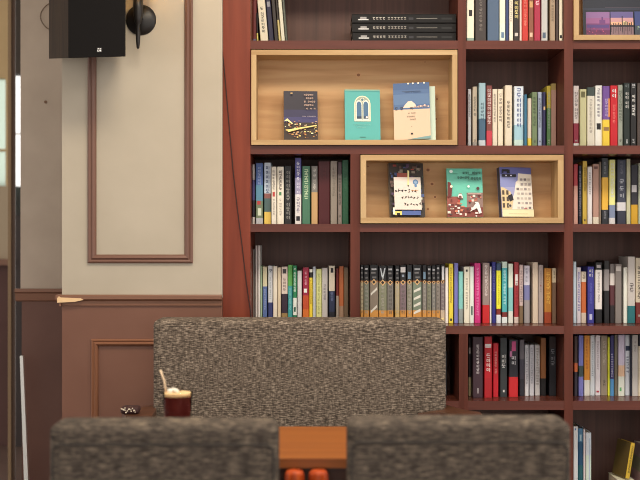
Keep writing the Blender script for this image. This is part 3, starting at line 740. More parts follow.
# night city
r, w, h = face_book('dark book with a night city cover, first in the large pine box', 284, 318, 91, 140, mat((40, 34, 48), .35), mat((196, 148, 74), .5), box1, yaw=4, group=G1)
c = Cover(w, h, (40, 34, 48))
c.rect(0, .45, 1, .62, (46, 42, 78)); c.rect(0, .36, 1, .47, (58, 54, 104)); c.rect(0, 0, 1, .36, (52, 36, 28))
for k in range(70):
    u, v = rng.uniform(.03, .95), rng.uniform(.03, .38); s = rng.uniform(.01, .04)
    c.rect(u, v, min(1, u + s * 1.6), v + s * .6, rng.choice([(232, 190, 96), (206, 140, 66), (240, 216, 160), (150, 84, 50), (190, 150, 110)]))
c.poly([(.0, .37), (.1, .43), (.26, .33), (.24, .31), (.1, .38)], (236, 206, 140))
c.poly([(.1, .2), (.5, .25), (.97, .3), (.97, .28), (.5, .22), (.12, .15)], (236, 196, 110))
for k, v in enumerate((.91, .84, .77, .70, .63)):
    c.text(.62 + .06 * (k % 3 == 1), v, .95, .0062, (196, 160, 140), rng)
c.text(.56, .47, .95, .004, (160, 146, 160), rng); c.rect(.2, .93, .26, .955, (190, 150, 90))
c.mb.build('cover_print', r)
# teal with the double window
r, w, h = face_book('turquoise book with a white arched double window, middle of the large pine box', 345, 380.5, 89.5, 140, mat((72, 166, 160), .45), mat((60, 120, 108), .5), box1, yaw=3, group=G1)
c = Cover(w, h, (72, 166, 160))
def arch(u0, u1, v0, v1, v2, col, n=8):
    um = (u0 + u1) / 2
    c.poly([(u0, v0), (u1, v0), (u1, v1)] + [(um + (u1 - um) * math.cos(PI * k / n), v1 + (v2 - v1) * math.sin(PI * k / n)) for k in range(1, n)] + [(u0, v1)], col)
arch(.27, .73, .38, .72, .88, (214, 204, 170)); arch(.30, .70, .40, .72, .86, (150, 160, 140))
c.disc(.5, .8, .0075, (206, 200, 176)); c.disc(.5, .8, .005, (80, 120, 130))
arch(.31, .49, .40, .70, .79, (228, 218, 196)); arch(.51, .69, .40, .70, .79, (228, 218, 196))
arch(.335, .475, .42, .69, .765, (64, 104, 140)); arch(.525, .665, .42, .69, .765, (64, 104, 140))
c.rect(.335, .42, .475, .47, (40, 66, 92)); c.rect(.525, .42, .665, .47, (40, 66, 92)); c.disc(.62, .45, .004, (220, 210, 206))
c.rect(.27, .37, .73, .40, (216, 204, 178))
c.text(.28, .30, .72, .006, (104, 184, 174), rng); c.text(.36, .25, .66, .005, (110, 184, 174), rng)
c.rect(.42, .05, .58, .065, (60, 120, 110)); c.rect(0, .97, 1, 1, (110, 166, 146))
c.mb.build('cover_print', r)
# cream and blue, front cover a little open over a pale inner leaf
r, w, h = face_book('cream and sky-blue book with loosely open cover, last in the large pine box', 398.5, 435.5, 86, 140, mat((186, 204, 186), .55), mat((160, 130, 90), .5), box1, thick=.012, yaw=0, group=G1)
fw, fh = 36.2 * 4.56 / F, h * 1.045
fc = MB(); fc.box(0, fw, 0, .0011, 0, fh, mat((204, 172, 142), .5))
fo = fc.build('jacket', r); fo.location = (-w / 2 - .0165, -.002, .0); fo.rotation_euler = (0, math.radians(-.8), math.radians(-7))
c = Cover(fw, fh)
c.rect(0, .52, 1, 1, (70, 102, 148)); c.rect(0, .62, 1, .8, (82, 114, 156)); c.rect(0, .88, 1, 1, (60, 92, 140))
for u, v, q in ((.36, .60, .010), (.46, .64, .012), (.56, .61, .010), (.75, .58, .008), (.86, .59, .009), (.68, .57, .007), (.96, .57, .007)):
    c.disc(min(u, .96), v, q * .45, (216, 180, 158))
c.poly([(.26, .56), (.64, .56), (.6, .62), (.5, .68), (.4, .67), (.3, .6)], (220, 190, 168))
c.rect(0, .0, 1, .53, (204, 172, 142))
c.rect(.25, .845, .75, .855, (64, 84, 116)); c.text(.3, .83, .75, .004, (64, 84, 116), rng)
for u in (.08, .22, .36, .5): c.text(u, .545, u + .02, .011, (54, 50, 52), rng)
for u in (.6, .7, .8, .9): c.text(u, .57, u + .02, .007, (180, 140, 120), rng)
for k, v in enumerate((.46, .40, .35)): c.text(.42 - .03 * (k == 1), v, .60, .005, (120, 104, 90), rng)
c.rect(.46, .085, .52, .115, (34, 32, 34)); c.rect(.48, .22, .5, .23, (120, 104, 90))
c.poly([(0.35, 0), (1, 0), (1, .055)], (110, 150, 150))
for u in (.42, .55, .7, .86): c.disc(u, .985, .0035, (222, 216, 200))
po = c.mb.build('cover_print', fo); po.location = (fw / 2, 0, 0)
# collage with pale label
r, w, h = face_book('book with dark photo collage cover and pale handwritten label, small pine box', 390, 425.5, 163, 218, mat((58, 50, 44), .4), mat((120, 110, 96), .5), box2, thick=.02, yaw=11, group=G2)
c = Cover(w, h, (58, 50, 44))
pal = [(40, 34, 30), (96, 70, 60), (62, 74, 58), (130, 116, 100), (150, 60, 50), (70, 90, 140), (200, 190, 170), (84, 60, 90), (36, 40, 44)]
for k in range(110):
    u, v = rng.random() * .94, rng.random() * .96
    c.rect(u, v, min(1, u + rng.uniform(.03, .12)), min(1, v + rng.uniform(.02, .06)), rng.choice(pal))
c.rect(.1, .02, .35, .09, (216, 196, 96)); c.rect(.3, .02, .85, .1, (76, 96, 160)); c.rect(.05, .03, .1, .16, (222, 214, 190)); c.rect(.15, .02, .25, .06, (30, 26, 26))
c.rect(.1, .12, .88, .72, (212, 196, 182)); c.rect(.2, .72, .5, .8, (150, 70, 56))
c.poly([(.49, .58), (.54, .57), (.56, .84), (.51, .85)], (236, 206, 140)); c.poly([(.49, .58), (.54, .57), (.51, .53)], (70, 60, 50))
c.disc(.73, .63, .0105, (92, 134, 176)); c.disc(.73, .63, .006, (140, 170, 200)); c.disc(.73, .56, .005, (92, 134, 176))
c.script(.14, .47, .74, .0135, (44, 38, 38), rng); c.rect(.6, .465, .8, .475, (190, 120, 50))
c.script(.34, .345, .8, .012, (44, 38, 38), rng); c.script(.4, .22, .86, .012, (44, 38, 38), rng)
c.mb.build('cover_print', r)
# teal with red houses
r, w, h = face_book('sea-green book with a red village drawing, middle of the small pine box', 447, 483, 168.5, 218, mat((94, 190, 160), .45), mat((44, 56, 52), .5), box2, thick=.016, yaw=2, group=G2)
c = Cover(w, h, (94, 190, 164))
c.rect(0, 0, 1, .2, (130, 60, 50)); c.rect(0, .2, .35, .42, (150, 74, 62)); c.rect(.55, .2, 1, .5, (140, 110, 100))
for k in range(60):
    u, v = rng.uniform(0, .92), rng.uniform(0, .45)
    if .36 < u < .56 and v > .2: continue
    c.rect(u, v, min(1, u + rng.uniform(.03, .1)), v + rng.uniform(.02, .05), rng.choice([(190, 60, 48), (110, 44, 40), (222, 206, 196), (80, 60, 60), (206, 120, 90), (214, 196, 180), (96, 74, 70), (232, 222, 214)]))
c.poly([(.0, .40), (.02, .72), (.1, .70), (.14, .58), (.12, .42)], (110, 40, 36)); c.disc(.12, .62, .005, (226, 206, 180))
c.disc(.36, .42, .0085, (222, 214, 206)); c.disc(.36, .40, .006, (120, 70, 64)); c.disc(.86, .58, .006, (84, 54, 50)); c.rect(.58, .46, .95, .48, (186, 150, 140))
c.disc(.6, .62, .0045, (210, 226, 214)); c.poly([(.62, .1), (.82, .3), (.88, .28), (.95, .08), (.88, .06), (.82, .18)], (226, 214, 206))
c.disc(.0 + .12, .93, .0065, (200, 226, 214)); c.rect(.08, .885, .3, .895, (70, 150, 126))
c.text(.48, .90, .98, .0105, (36, 62, 58), rng); c.text(.32, .80, .66, .0082, (36, 66, 60), rng); c.text(.70, .78, .98, .0088, (36, 62, 58), rng)
for v in (.86, .75): c.text(.6, v, .9, .004, (46, 84, 76), rng)
c.mb.build('cover_print', r)
# white tower block
r, w, h = face_book('thick book with white stepped building under violet sky, last in small box', 500, 534.5, 167.5, 218, mat((128, 132, 190), .45), mat((64, 60, 66), .5), box2, thick=.024, yaw=17, lean=7, group=G2)
c = Cover(w, h, (128, 132, 190))
c.rect(0, .86, 1, 1, (92, 96, 162)); c.rect(0, .6, .5, .86, (132, 138, 190)); c.rect(0, .4, .45, .6, (156, 156, 196))
c.poly([(.32, .1), (1, .1), (1, .86), (.58, .88), (.56, .74), (.49, .7), (.43, .48), (.38, .4)], (216, 206, 190))
for row in range(7):
    for col in range(4):
        u = .5 + col * .12 + .02 * (row % 2); v = .16 + row * .095
        if u < .56 and row > 4: continue
        c.rect(u, v, u + .08, v + .045, rng.choice([(150, 140, 138), (170, 158, 150), (186, 174, 160), (120, 110, 110)]))
c.poly([(0, .12), (.3, .12), (.36, .3), (.3, .5), (.1, .58), (0, .6)], (206, 180, 130))
for k in range(6):
    u, v = .03 + .13 * (k % 2), .18 + .13 * (k // 2); c.rect(u, v, u + .07, v + .09, (84, 70, 60))
c.poly([(.2, .42), (.34, .46), (.38, .34), (.26, .3)], (44, 38, 44)); c.disc(.26, .22, .007, (196, 180, 150)); c.disc(.26, .22, .005, (70, 60, 60))
c.rect(.7, .13, .8, .17, (170, 60, 70))
c.rect(0, 0, 1, .14, (214, 204, 160)); c.rect(0, .13, 1, .15, (190, 186, 150)); c.rect(.2, .05, .8, .06, (170, 160, 120))
c.rect(.06, .87, .1, .95, (24, 22, 28)); c.rect(.06, .91, .26, .955, (24, 22, 28)); c.rect(.2, .87, .3, .95, (24, 22, 28)); c.rect(.05, .80, .5, .855, (30, 28, 36)); c.rect(.12, .885, .2, .9, (92, 96, 162))
c.rect(.15, .815, .2, .84, (190, 190, 210)); c.rect(.3, .815, .36, .84, (190, 190, 210))
c.mb.build('cover_print', r)
# landscape picture book in the corner box
o = box3[1]; t3 = box3[2]
r = thing('picture_book', 'wide dark landscape book with dusk photographs inside the corner pine box', 'book', (X(619.5, 4.59), 4.575, o.z + t3 + .0025), (-math.radians(6), 0, 0))
w, h = 74 * 4.59 / F, .234
b = MB(); b.box(-w / 2, w / 2, 0, .0015, 0, h, mat((26, 28, 42), .6, spec=.15)); b.build('front_cover', r)
b = MB(); b.box(-w / 2 + .001, w / 2 - .002, .0017, .0095, .002, h - .002, M_PAGE); b.build('pages', r)
c = Cover(w, h, (26, 28, 42))
z0, z1 = .02, .43
c.rect(0, .47, 1, .49, (46, 50, 70)); c.rect(.3, .50, .9, .51, (66, 56, 70))
c.rect(.04, z0, .36, z1, (120, 56, 110)); c.rect(.04, .24, .36, z1, (150, 84, 136)); c.rect(.04, .33, .36, z1, (140, 96, 150)); c.rect(.04, z0, .36, .13, (104, 40, 84)); c.rect(.22, .24, .3, .30, (110, 56, 120)); c.rect(.25, .3, .27, .35, (100, 54, 116))
c.rect(.05, .17, .35, .22, (84, 56, 124)); 
for k in range(18): c.rect(u := rng.uniform(.05, .33), v := rng.uniform(.03, .16), u + .012, v + .015, rng.choice([(196, 70, 110), (150, 50, 90), (90, 40, 90)]))
c.rect(.37, z0, .675, z1, (96, 84, 140)); c.rect(.37, .24, .675, .33, (196, 140, 140)); c.rect(.37, .20, .675, .26, (222, 160, 120)); c.disc(.56, .24, .009, (244, 196, 140))
c.rect(.37, .18, .675, .21, (40, 32, 44)); c.rect(.37, z0, .675, .18, (130, 100, 106)); c.rect(.52, .1, .532, .36, (40, 32, 44))
for k in range(12): 
    u = .375 + k * .024; c.rect(u, .2, u + .012, .2 + rng.uniform(.02, .08), (46, 36, 46)); c.rect(u, rng.uniform(.05, .12), u + .006, .18, (74, 54, 62))
c.rect(.69, z0, .995, z1, (50, 64, 124)); c.rect(.69, z0, .995, .2, (54, 62, 74))
for k in range(16): c.rect(u := rng.uniform(.7, .95), v := rng.uniform(.08, .26), u + .02, v + .02, rng.choice([(150, 170, 130), (220, 214, 190), (84, 110, 90), (90, 120, 180)]))
c.mb.build('cover_print', r)

# ------------------------------------------------------------------ room shell
sbox('floor', -4.2, 3.0, -1.0, 9.0, -.05, 0, None) if False else None
m, nt, n, L, b = nodes_of('floor_tiles')
tc = n.new('ShaderNodeTexCoord'); br = n.new('ShaderNodeTexBrick'); br.offset = 0
br.inputs['Scale'].default_value = 1; br.inputs['Brick Width'].default_value = .6; br.inputs['Row Height'].default_value = .6; br.inputs['Mortar Size'].default_value = .004
br.inputs['Color1'].default_value = (*lin((104, 84, 76)), 1); br.inputs['Color2'].default_value = (*lin((96, 78, 70)), 1); br.inputs['Mortar'].default_value = (*lin((54, 44, 40)), 1)
mp = n.new('ShaderNodeMapping'); mp.inputs['Rotation'].default_value = (0, 0, .7)
L.new(tc.outputs['Object'], mp.inputs['Vector']); L.new(mp.outputs['Vector'], br.inputs['Vector']); L.new(br.outputs['Color'], b.inputs['Base Color']); b.inputs['Roughness'].default_value = .3
M_FLOOR = m
sbox('floor', -4.2, 3.2, -1.5, 9.0, -.05, -.0005, M_FLOOR)
sbox('ceiling', -4.2, 3.2, -1.5, 9.0, 3.0, 3.05, mat((214, 206, 194), .8, 'ceiling_white'))
# wall above the bookcase and behind it
sbox('wall_back', X(222.4, YF), 3.2, 4.84, 4.92, 0, 3.0, M_CREAM)

YP = 4.455     # face of the panelled pier
px_l, px_r = X(62, YP), X(222, YP)
zr = Z(298, YP)
sbox('wall_left', px_l, px_r, YP, 5.3, zr, 3.0, M_CREAM)          # cream upper pier
sbox('wall_left_lower', px_l, px_r, YP, 5.3, 0, zr, M_WAIN)
# chair rail with two steps, wrapping the pier's corner
def rail(name, x0, x1, y, ztop, k, m, wrap=None):
    b = MB()
    prof = [(0, 0), (-.018 * k, 0), (-.020 * k, -.004), (-.020 * k, -.016), (-.014 * k, -.020), (-.008 * k, -.024), (-.007 * k, -.040), (0, -.042)]
    b.prism([(y + u, ztop + v) for u, v in prof], 'x', x0, x1, m)
    if wrap:
        b.prism([(x0 + .0 + u, ztop + v) for u, v in prof], 'y', y - .018, wrap, m)
    return struct(b.build(name))
rail('trim_1', px_l, px_r, YP, Z(294.8, YP - .02), 1.0, M_RAIL, 5.15)
# bare chipped end of the rail
b = MB(); zt = Z(298.0, YP - .021)
b.prism([(X(58.5, YP), zt), (X(60, YP), zt + .006), (X(62, YP), zt + .002), (X(82, YP), zt - .001), (X(84.5, YP), zt - .007), (X(76, YP), zt - .014), (X(58.5, YP), zt - .017)], 'y', YP - .0225, YP - .016, M_RAWWOOD)
struct(b.build('trim_2'))

def moulding(name, x0, x1, z0, z1, y, w, m):
    """raised picture-frame moulding on a panel: one profile run round a rectangle"""
    b = MB()
    prof = [(0, 0), (0, -.008), (w * .18, -.013), (w * .4, -.009), (w * .62, -.015), (w * .85, -.011), (w, -.004), (w, 0)]
    rings = []
    for u, v in prof:
        rings.append([(x0 + u, y + v, z0 + u), (x1 - u, y + v, z0 + u), (x1 - u, y + v, z1 - u), (x0 + u, y + v, z1 - u)])
    for i in range(len(rings) - 1):
        for k in range(4):
            q = (k + 1) % 4
            b.face([rings[i][k], rings[i][q], rings[i + 1][q], rings[i + 1][k]], m)
    return struct(b.build(name))
moulding('trim_3', X(88, YP), X(193, YP), Z(263, YP), 2.75, YP, 8.5 * YP / F, M_MOULD)
moulding('trim_4', X(91.5, YP), X(193, YP), .22, Z(339, YP), YP, 7 * YP / F, mat((132, 84, 58), .4, 'rust_moulding'))
sbox('baseboard_left', px_l - .004, px_r, YP - .012, YP - .0005, 0, .12, M_WAIN)

# recessed wall further back
YR = 5.18
xr0 = X(20.5, YR)
sbox('wall_recess', xr0, px_l + .05, YR, 5.30, Z(292, YR), 3.0, M_RECESS)
sbox('wall_recess_lower', xr0 + .005, px_l + .05, YR + .001, 5.30, 0, Z(292, YR), M_WAIND)
b = MB()
b.prism([(YR + u, Z(288.5, YR) + v) for u, v in ((0, 0), (-.02, 0), (-.022, -.014), (-.012, -.02), (-.008, -.05), (0, -.055))], 'x', xr0 - .02, px_l + .05, M_RAIL)
struct(b.build('trim_5'))
b = MB(); b.lathe([(0.0001, -.004), (.006, -.003), (.007, 0)], mat((120, 88, 66), .5), 12, (X(45.5, YR), YR, Z(102, YR)), 'y')
tag(b.build('wall_plug'), 'tiny brown screw plug in the recessed grey wall under the speaker wire', 'wall plug')

# doorway edge and what lies beyond it, at the far left
YD = 5.75
M_TAN = mat((140, 112, 80), .6, 'tan_door_frame'); M_BRN = mat((88, 64, 48), .5, 'brown_door_frame')
sbox('door_1', X(8.5, YD), X(11.5, YD), YD - .012, YD, 0, 3.0, M_TAN)
sbox('door_2', X(11.5, YD), X(15.2, YD), YD, YD + .010, 0, 3.0, M_BRN)
YW = 7.6
xe = X(20, YW) + .25
M_FARW = plaster('tan_far_wall', (196, 168, 124), 4)
M_FARD = plaster('dark_far_panel', (88, 58, 52), 4)
wy0, wy1 = 78, 186
sbox('wall_far_1', -4.2, X(11, YW), YW, YW + .1, Z(wy0, YW), 3.0, M_FARW)
sbox('wall_far_2', -4.2, X(11, YW), YW, YW + .1, Z(260, YW), Z(wy1, YW), mat((168, 148, 120), .7))
sbox('wall_far_3', X(5.5, YW), X(11, YW), YW, YW + .1, Z(wy1, YW), Z(wy0, YW), M_FARW)
sbox('wall_far_4', -4.2, X(11, YW), YW + .02, YW + .1, 0, Z(260, YW), M_FARD)
sbox('trim_6', -4.2, X(13.5, YW), YW - .04, YW + .02, Z(265, YW), Z(259, YW), M_RAIL)
sbox('wall_far_5', X(11, YW), xe, YW, YW + .1, Z(74, YW), 3.0, mat((62, 52, 44), .6))
sbox('wall_far_6', X(11, YW), xe, YW, YW + .1, 0, Z(215, YW), mat((58, 48, 46), .6))
wm = MB(); wm.box(-3.2, X(5.5, YW), YW + .03, YW + .07, Z(151, YW), Z(148.6, YW), M_FARW); wm.box(-3.25, -3.2, YW + .03, YW + .07, Z(wy1, YW), Z(wy0, YW), M_FARW)
struct(wm.build('window_1'))
gm, nt, n, L, b = nodes_of('pale_green_glass')
b.inputs['Base Color'].default_value = (*lin((206, 222, 208)), 1); b.inputs['Transmission Weight'].default_value = .85; b.inputs['Roughness'].default_value = .55; b.inputs['IOR'].default_value = 1.1
sbox('window_2', -4.0, X(5.5, YW), YW + .045, YW + .05, Z(wy1, YW), Z(wy0, YW), gm)
sbox('window_3', X(11, YW), xe, YW + .04, YW + .06, Z(133.6, YW), Z(132.6, YW), M_TAN)
# parked dark vehicle seen in the gap
b = MB()
zc = 1.29
b.prism([(-2.3, .35), (-1.2, .35), (-1.2, 1.36), (-1.45, 1.42), (-1.75, 1.62), (-2.1, 1.66), (-2.3, 1.66)], 'y', 8.2, 8.9, mat((70, 74, 80), .3))
struct(b.build('parked_vehicle'))
# slanted aluminium strip leaning at the wall corner
b = MB(); YS = 5.1
p0, p1 = pt(21.3, 356, YS), pt(28.5, 548, YS)
wd = .0065
b.mesh([(p0.x - wd, YS, p0.z), (p0.x + wd, YS, p0.z), (p1.x + wd * 1.5, YS, .001), (p1.x - wd * 1.5, YS, .001),
        (p0.x - wd, YS + .02, p0.z), (p0.x + wd, YS + .02, p0.z), (p1.x + wd * 1.5, YS + .02, .001), (p1.x - wd * 1.5, YS + .02, .001)],
       [(0, 1, 2, 3), (7, 6, 5, 4), (0, 4, 5, 1), (1, 5, 6, 2), (2, 6, 7, 3), (3, 7, 4, 0)], mat((206, 206, 200), .35, 'pale_aluminium', metal=.3))
tag(b.build('metal_strip'), 'pale aluminium strip leaning beside the dark lower panel at far left', 'metal strip')

# ------------------------------------------------------------------ wall speaker
YK = 4.20
sp = thing('speaker', 'black box loudspeaker with brown side mounted high on the pier', 'speaker', (X(96.5, YK), YK, Z(56.8, YK)))
hw = 28.5 * YK / F; H = .36; D = .20; fl = 19.5 * (YK) / F
b = MB()
xo = X(96.5, YK)
zo = Z(56.8, YK)
v = [(-hw, .012, Z(57.6, YK) - zo), (hw, .012, Z(56, YK) - zo), (X(123, YK + D) - xo, D, Z(56.2, YK + D) - zo), (X(49, YK + D) - xo, D, Z(58.7, YK + D) - zo)]
v += [(a, c_, H) for a, c_, _ in v]
b.mesh(v, [(0, 3, 2, 1), (4, 5, 6, 7), (1, 2, 6, 5), (2, 3, 7, 6), (0, 1, 5, 4)], mat((24, 21, 20), .7, spec=.15))
b.mesh([v[0], v[3], v[7], v[4]], [(0, 1, 2, 3)], M_SPKSIDE)
b.build('cabinet', sp)
b = MB(); b.prism([(-hw + .001, Z(57.5, YK) - zo), (hw - .001, Z(56, YK) - zo), (hw - .001, H), (-hw + .001, H)], 'y', 0, .0118, M_BLACK); b.build('grille', sp)
b = MB(); u0 = X(97, YK) - X(96.5, YK)
b.box(u0 - .0, u0 + .017, -.002, -.0002, .016, .031, mat((60, 58, 58), .4))
for (a0, a1, c0, c1) in ((.002, .004, .018, .024), (.004, .007, .018, .020), (.009, .015, .018, .024), (.003, .008, .026, .029), (.010, .015, .026, .029)):
    b.box(u0 + a0, u0 + a1, -.003, -.0021, c0, c1, mat((206, 204, 204), .35))
b.build('logo', sp)
b = MB(); b.box(-.03, .03, D + .001, YP - YK - .002, .12, .2, M_IRON); b.build('bracket', sp)
# loose wire
b = MB(); pts = []
for k in range(15):
    a = math.radians(75 + 200 * k / 14)
    pts.append(pt(50.5 - 10 * max(0, math.sin((k / 14) * PI)) ** .7, 3 + 27 * k / 14, YR - .01))
b.tube(pts, .0022, mat((96, 74, 54), .6), 8)
tag(b.build('hanging_wire'), 'thin brown wire looping beside the speaker on the recessed wall', 'wire')

# ------------------------------------------------------------------ wall lamp
cx, cz = X(141, YP), Z(20, YP)
lp = thing('wall_lamp', 'black iron wall lamp with round backplate beside the speaker', 'lamp', (cx, YP, cz))
b = MB(); b.lathe([(.0001, -.022), (.02, -.020), (.040, -.014), (.053, -.008), (.056, -.003), (.056, -.0005)], M_IRON, 40, (0, 0, 0), 'y'); b.build('backplate', lp)
sy = -.075; sx = X(138, YP + sy) - cx
b = MB()
b.tube([(0, -.018, .0), (sx * .5, -.045, .0), (sx, sy, .0)], .010, M_IRON)
b.lathe([(.001, -.118), (.005, -.114), (.0075, -.092), (.0085, -.06), (.006, -.03), (.012, -.022), (.014, -.01), (.016, .0), (.018, .03), (.017, .075)], M_IRON, 20, (sx, sy, 0), 'z')
b.build('arm', lp)
gl, nt, n, L, bb = nodes_of('amber_frosted_glass')
bb.inputs['Base Color'].default_value = (*lin((236, 206, 150)), 1); bb.inputs['Transmission Weight'].default_value = .8; bb.inputs['Roughness'].default_value = .35
b = MB(); prof = [(.020, .072), (.045, .074), (.058, .078), (.064, .10), (.068, .16), (.066, .161), (.061, .10), (.055, .081), (.020, .076)]
b.lathe(prof, gl, 32, (sx, sy, 0)); b.build('lamp_shade', lp)
em, nt, n, L, bb = nodes_of('warm_bulb'); bb.inputs['Emission Color'].default_value = (1, .75, .45, 1); bb.inputs['Emission Strength'].default_value = 6
b = MB(); b.lathe([(.001, .085), (.010, .088), (.018, .11), (.02, .125), (.014, .145), (.001, .152)], em, 20, (sx, sy, 0)); b.build('bulb', lp)

# hanging cable down the bookcase side panel
b = MB()
cab = [(220.5, 30), (221.5, 45), (224, 66), (226.5, 95), (229.5, 130), (233, 170), (237.5, 210), (242, 245), (246, 280), (250.5, 312), (252.5, 350), (254, 420)]
b.tube([pt(x, y, 4.490) for x, y in cab], .0020, mat((52, 26, 22), .6), 8)
tag(b.build('hanging_cable'), 'thin dark cable hanging down the reddish bookcase side panel', 'cable')

# ------------------------------------------------------------------ bench
YBF = 4.10
bx0, bx1 = X(152.6, YBF), X(446.6, YBF)
zt = Z(319, YBF + .05)
bn = thing('bench', 'brown tweed upholstered bench with high square back against the bookcase', 'bench', ((bx0 + bx1) / 2, YBF, 0))
hw = (bx1 - bx0) / 2
b = MB(); hz = (zt - .42) / 2
b.rbox(hw, .085, hz, .020, M_BENCH, 34, (0, .09, .42 + hz), .006); bk = b.build('backrest', bn)
b = MB(); b.rbox(hw, .25, .07, .03, M_BENCH, 14, (0, -.235, .40)); b.build('seat', bn)
b = MB(); b.box(-hw + .02, hw - .02, -.46, .15, .26, .325, M_ARM); b.build('seat_frame', bn)
for sx_ in (-1, 1):
    for yy in (-.42, .10):
        b = MB(); b.prism([(-.022, 0), (.022, 0), (.028, .26), (-.028, .26)], 'y', yy, yy + .045, M_ARM)
        o = b.build('leg', bn); o.location.x = sx_ * (hw - .08)
# arm boards
ox, oy = bn.location.x, bn.location.y
def armboard(pts2, th=.022):
    b = MB(); n_ = len(pts2)
    top = [(p.x - ox, p.y - oy, p.z) for p in pts2]; bot = [(x, y, z - th) for x, y, z in top]
    b.mesh(top + bot, [tuple(range(n_)), tuple(range(2 * n_ - 1, n_ - 1, -1))] + [(i, (i + 1) % n_, (i + 1) % n_ + n_, i + n_) for i in range(n_)], M_ARM)
    b.build('armrest', bn)
za = .722
def fl_(px, Y, z=za): return Vector((X(px, Y), Y, z))
armboard([fl_(445, 4.18), fl_(447.5, 4.185), fl_(456, 4.12), fl_(468, 4.06), fl_(480, 4.02), fl_(482, 3.97), fl_(470, 3.96), fl_(440, 4.0), fl_(418, 3.99), fl_(444, 4.08)])
armboard([fl_(155, 4.18), fl_(152.5, 4.185), fl_(140, 4.13), fl_(128, 4.08), fl_(122, 4.0), fl_(126, 3.93), fl_(152, 3.93), fl_(156, 4.08)])
for px in (452, 146):
    b = MB(); b.box(X(px, 4.1) - ox - .015, X(px, 4.1) - ox + .015, -.05, -.01, .3, .7, M_ARM); b.build('arm_post', bn)

# dark speckled pouch on the arm
b = MB(); pc = Vector((X(124.5, 3.86), 3.86, .69))
b.rbox(.030, .03, .012, .010, mat((58, 30, 28), .7), 8)
pch = thing('pouch', 'small dark pouch with white dots beside the bench arm', 'pouch', pc)
b.build('body', pch)
b = MB()
rg = random.Random(3)
for k in range(16):
    u, v = rg.uniform(-.026, .026), rg.uniform(-.006, .009); s = rg.uniform(.0014, .003)
    b.lathe([(s, -.0316), (s * .7, -.0326)], mat((226, 206, 180), .6), 8, (u, 0, v), 'y')
b.build('dots_pattern', pch)
pch.location.z = za + .0005 + .012; pch.location.y = 3.985

# ------------------------------------------------------------------ table and the glass
tb = thing('table', 'orange-brown wooden cafe table between the two tweed chairs and bench', 'table', (-.07, 3.33, 0))
b = MB(); yb, yf = 3.585 - 3.33, 3.06 - 3.33
v2 = [(-.57, yf), (.57, yf), (.57, yb), (-.57, yb)]
b.box(-.57, .57, yf, yb, .716, .74, M_TABLE); b.build('tabletop', tb)
b = MB(); b.box(-.50, .50, yf + .045, yf + .065, .66, .715, M_ARM); b.build('apron', tb)
for px_ in (294.6, 318.4):
    x_ = X(px_, 3.03) + .07
    b = MB(); b.lathe([(.024, 0), (.024, .30), (.0245, .69), (.0240, .706), (.0215, .7135), (.016, .7165), (.008, .717), (.001, .717)], M_LEG, 24, (x_, 3.03 - 3.33, 0)); b.build('leg', tb)

gx, gy = X(177.5, 3.32), 3.32
gs = thing('iced_coffee', 'tall glass of dark iced coffee with straw on the table', 'drink', (gx, gy, .7405))
cg, nt, n, L, bb = nodes_of('clear_glass'); bb.inputs['Transmission Weight'].default_value = 1; bb.inputs['Roughness'].default_value = .03; bb.inputs['IOR'].default_value = 1.04; bb.inputs['Specular IOR Level'].default_value = .25; bb.inputs['Base Color'].default_value = (.95, .95, .93, 1)
ht = (Z(391.5, 3.32) - .7405); r1 = 14.9 * 3.32 / F; r0 = r1 * .8
b = MB()
b.lathe([(r0 * .2, 0), (r0, .0), (r0 + (r1 - r0) * .5, ht * .5), (r1, ht), (r1 - .0010, ht), (r0 + (r1 - r0) * .5 - .0010, ht * .5), (r0 - .002, .006), (r0 * .2, .006)], cg, 40); b.build('glass', gs)
hc = ht - .0125
rc = lambda q: r0 + (r1 - r0) * q / ht - .0014
b = MB(); b.lathe([(r0 * .2, .0065), (rc(.007), .0065), (rc(hc * .5), hc * .5), (rc(hc), hc), (r0 * .2, hc)], mat((70, 16, 12), .5, spec=.05), 40); b.build('coffee', gs)
b = MB(); b.lathe([(r0 * .2, hc + .0003), (rc(hc) + .0004, hc + .0003), (rc(ht - .004), ht - .004), (rc(ht) * .9, ht - .0015), (r0 * .2, ht - .003)], mat((216, 178, 122), .6), 40); b.build('foam', gs)
b = MB()
q0 = Vector((-.030, -.002, ht - .0035)); q1 = Vector((-.034, -.002, ht + .016)); q2 = Vector((-.0365, 0, ht + .030)); q3 = Vector((-.0475, .004, ht + .058))
b.tube([q0, q1, q2, q2 + (q3 - q2) * .4, q3], .0028, mat((206, 176, 140), .4), 12); b.build('straw', gs)
ri = random.Random(2)
for k, (xx, yy) in enumerate(((-.019, -.012), (-.010, .004), (-.003, -.008), (.003, .006))):
    b = MB(); s = .0065 if k != 3 else .006
    b.rbox(s, s, s * .8, .002, mat((226, 214, 200), .15) if k != 3 else cg, 3, (0, 0, 0))
    o = b.build('ice_cube', gs); o.location = (xx, yy, ht + .003); o.rotation_euler = (.2, .3 * k, .5 * k)

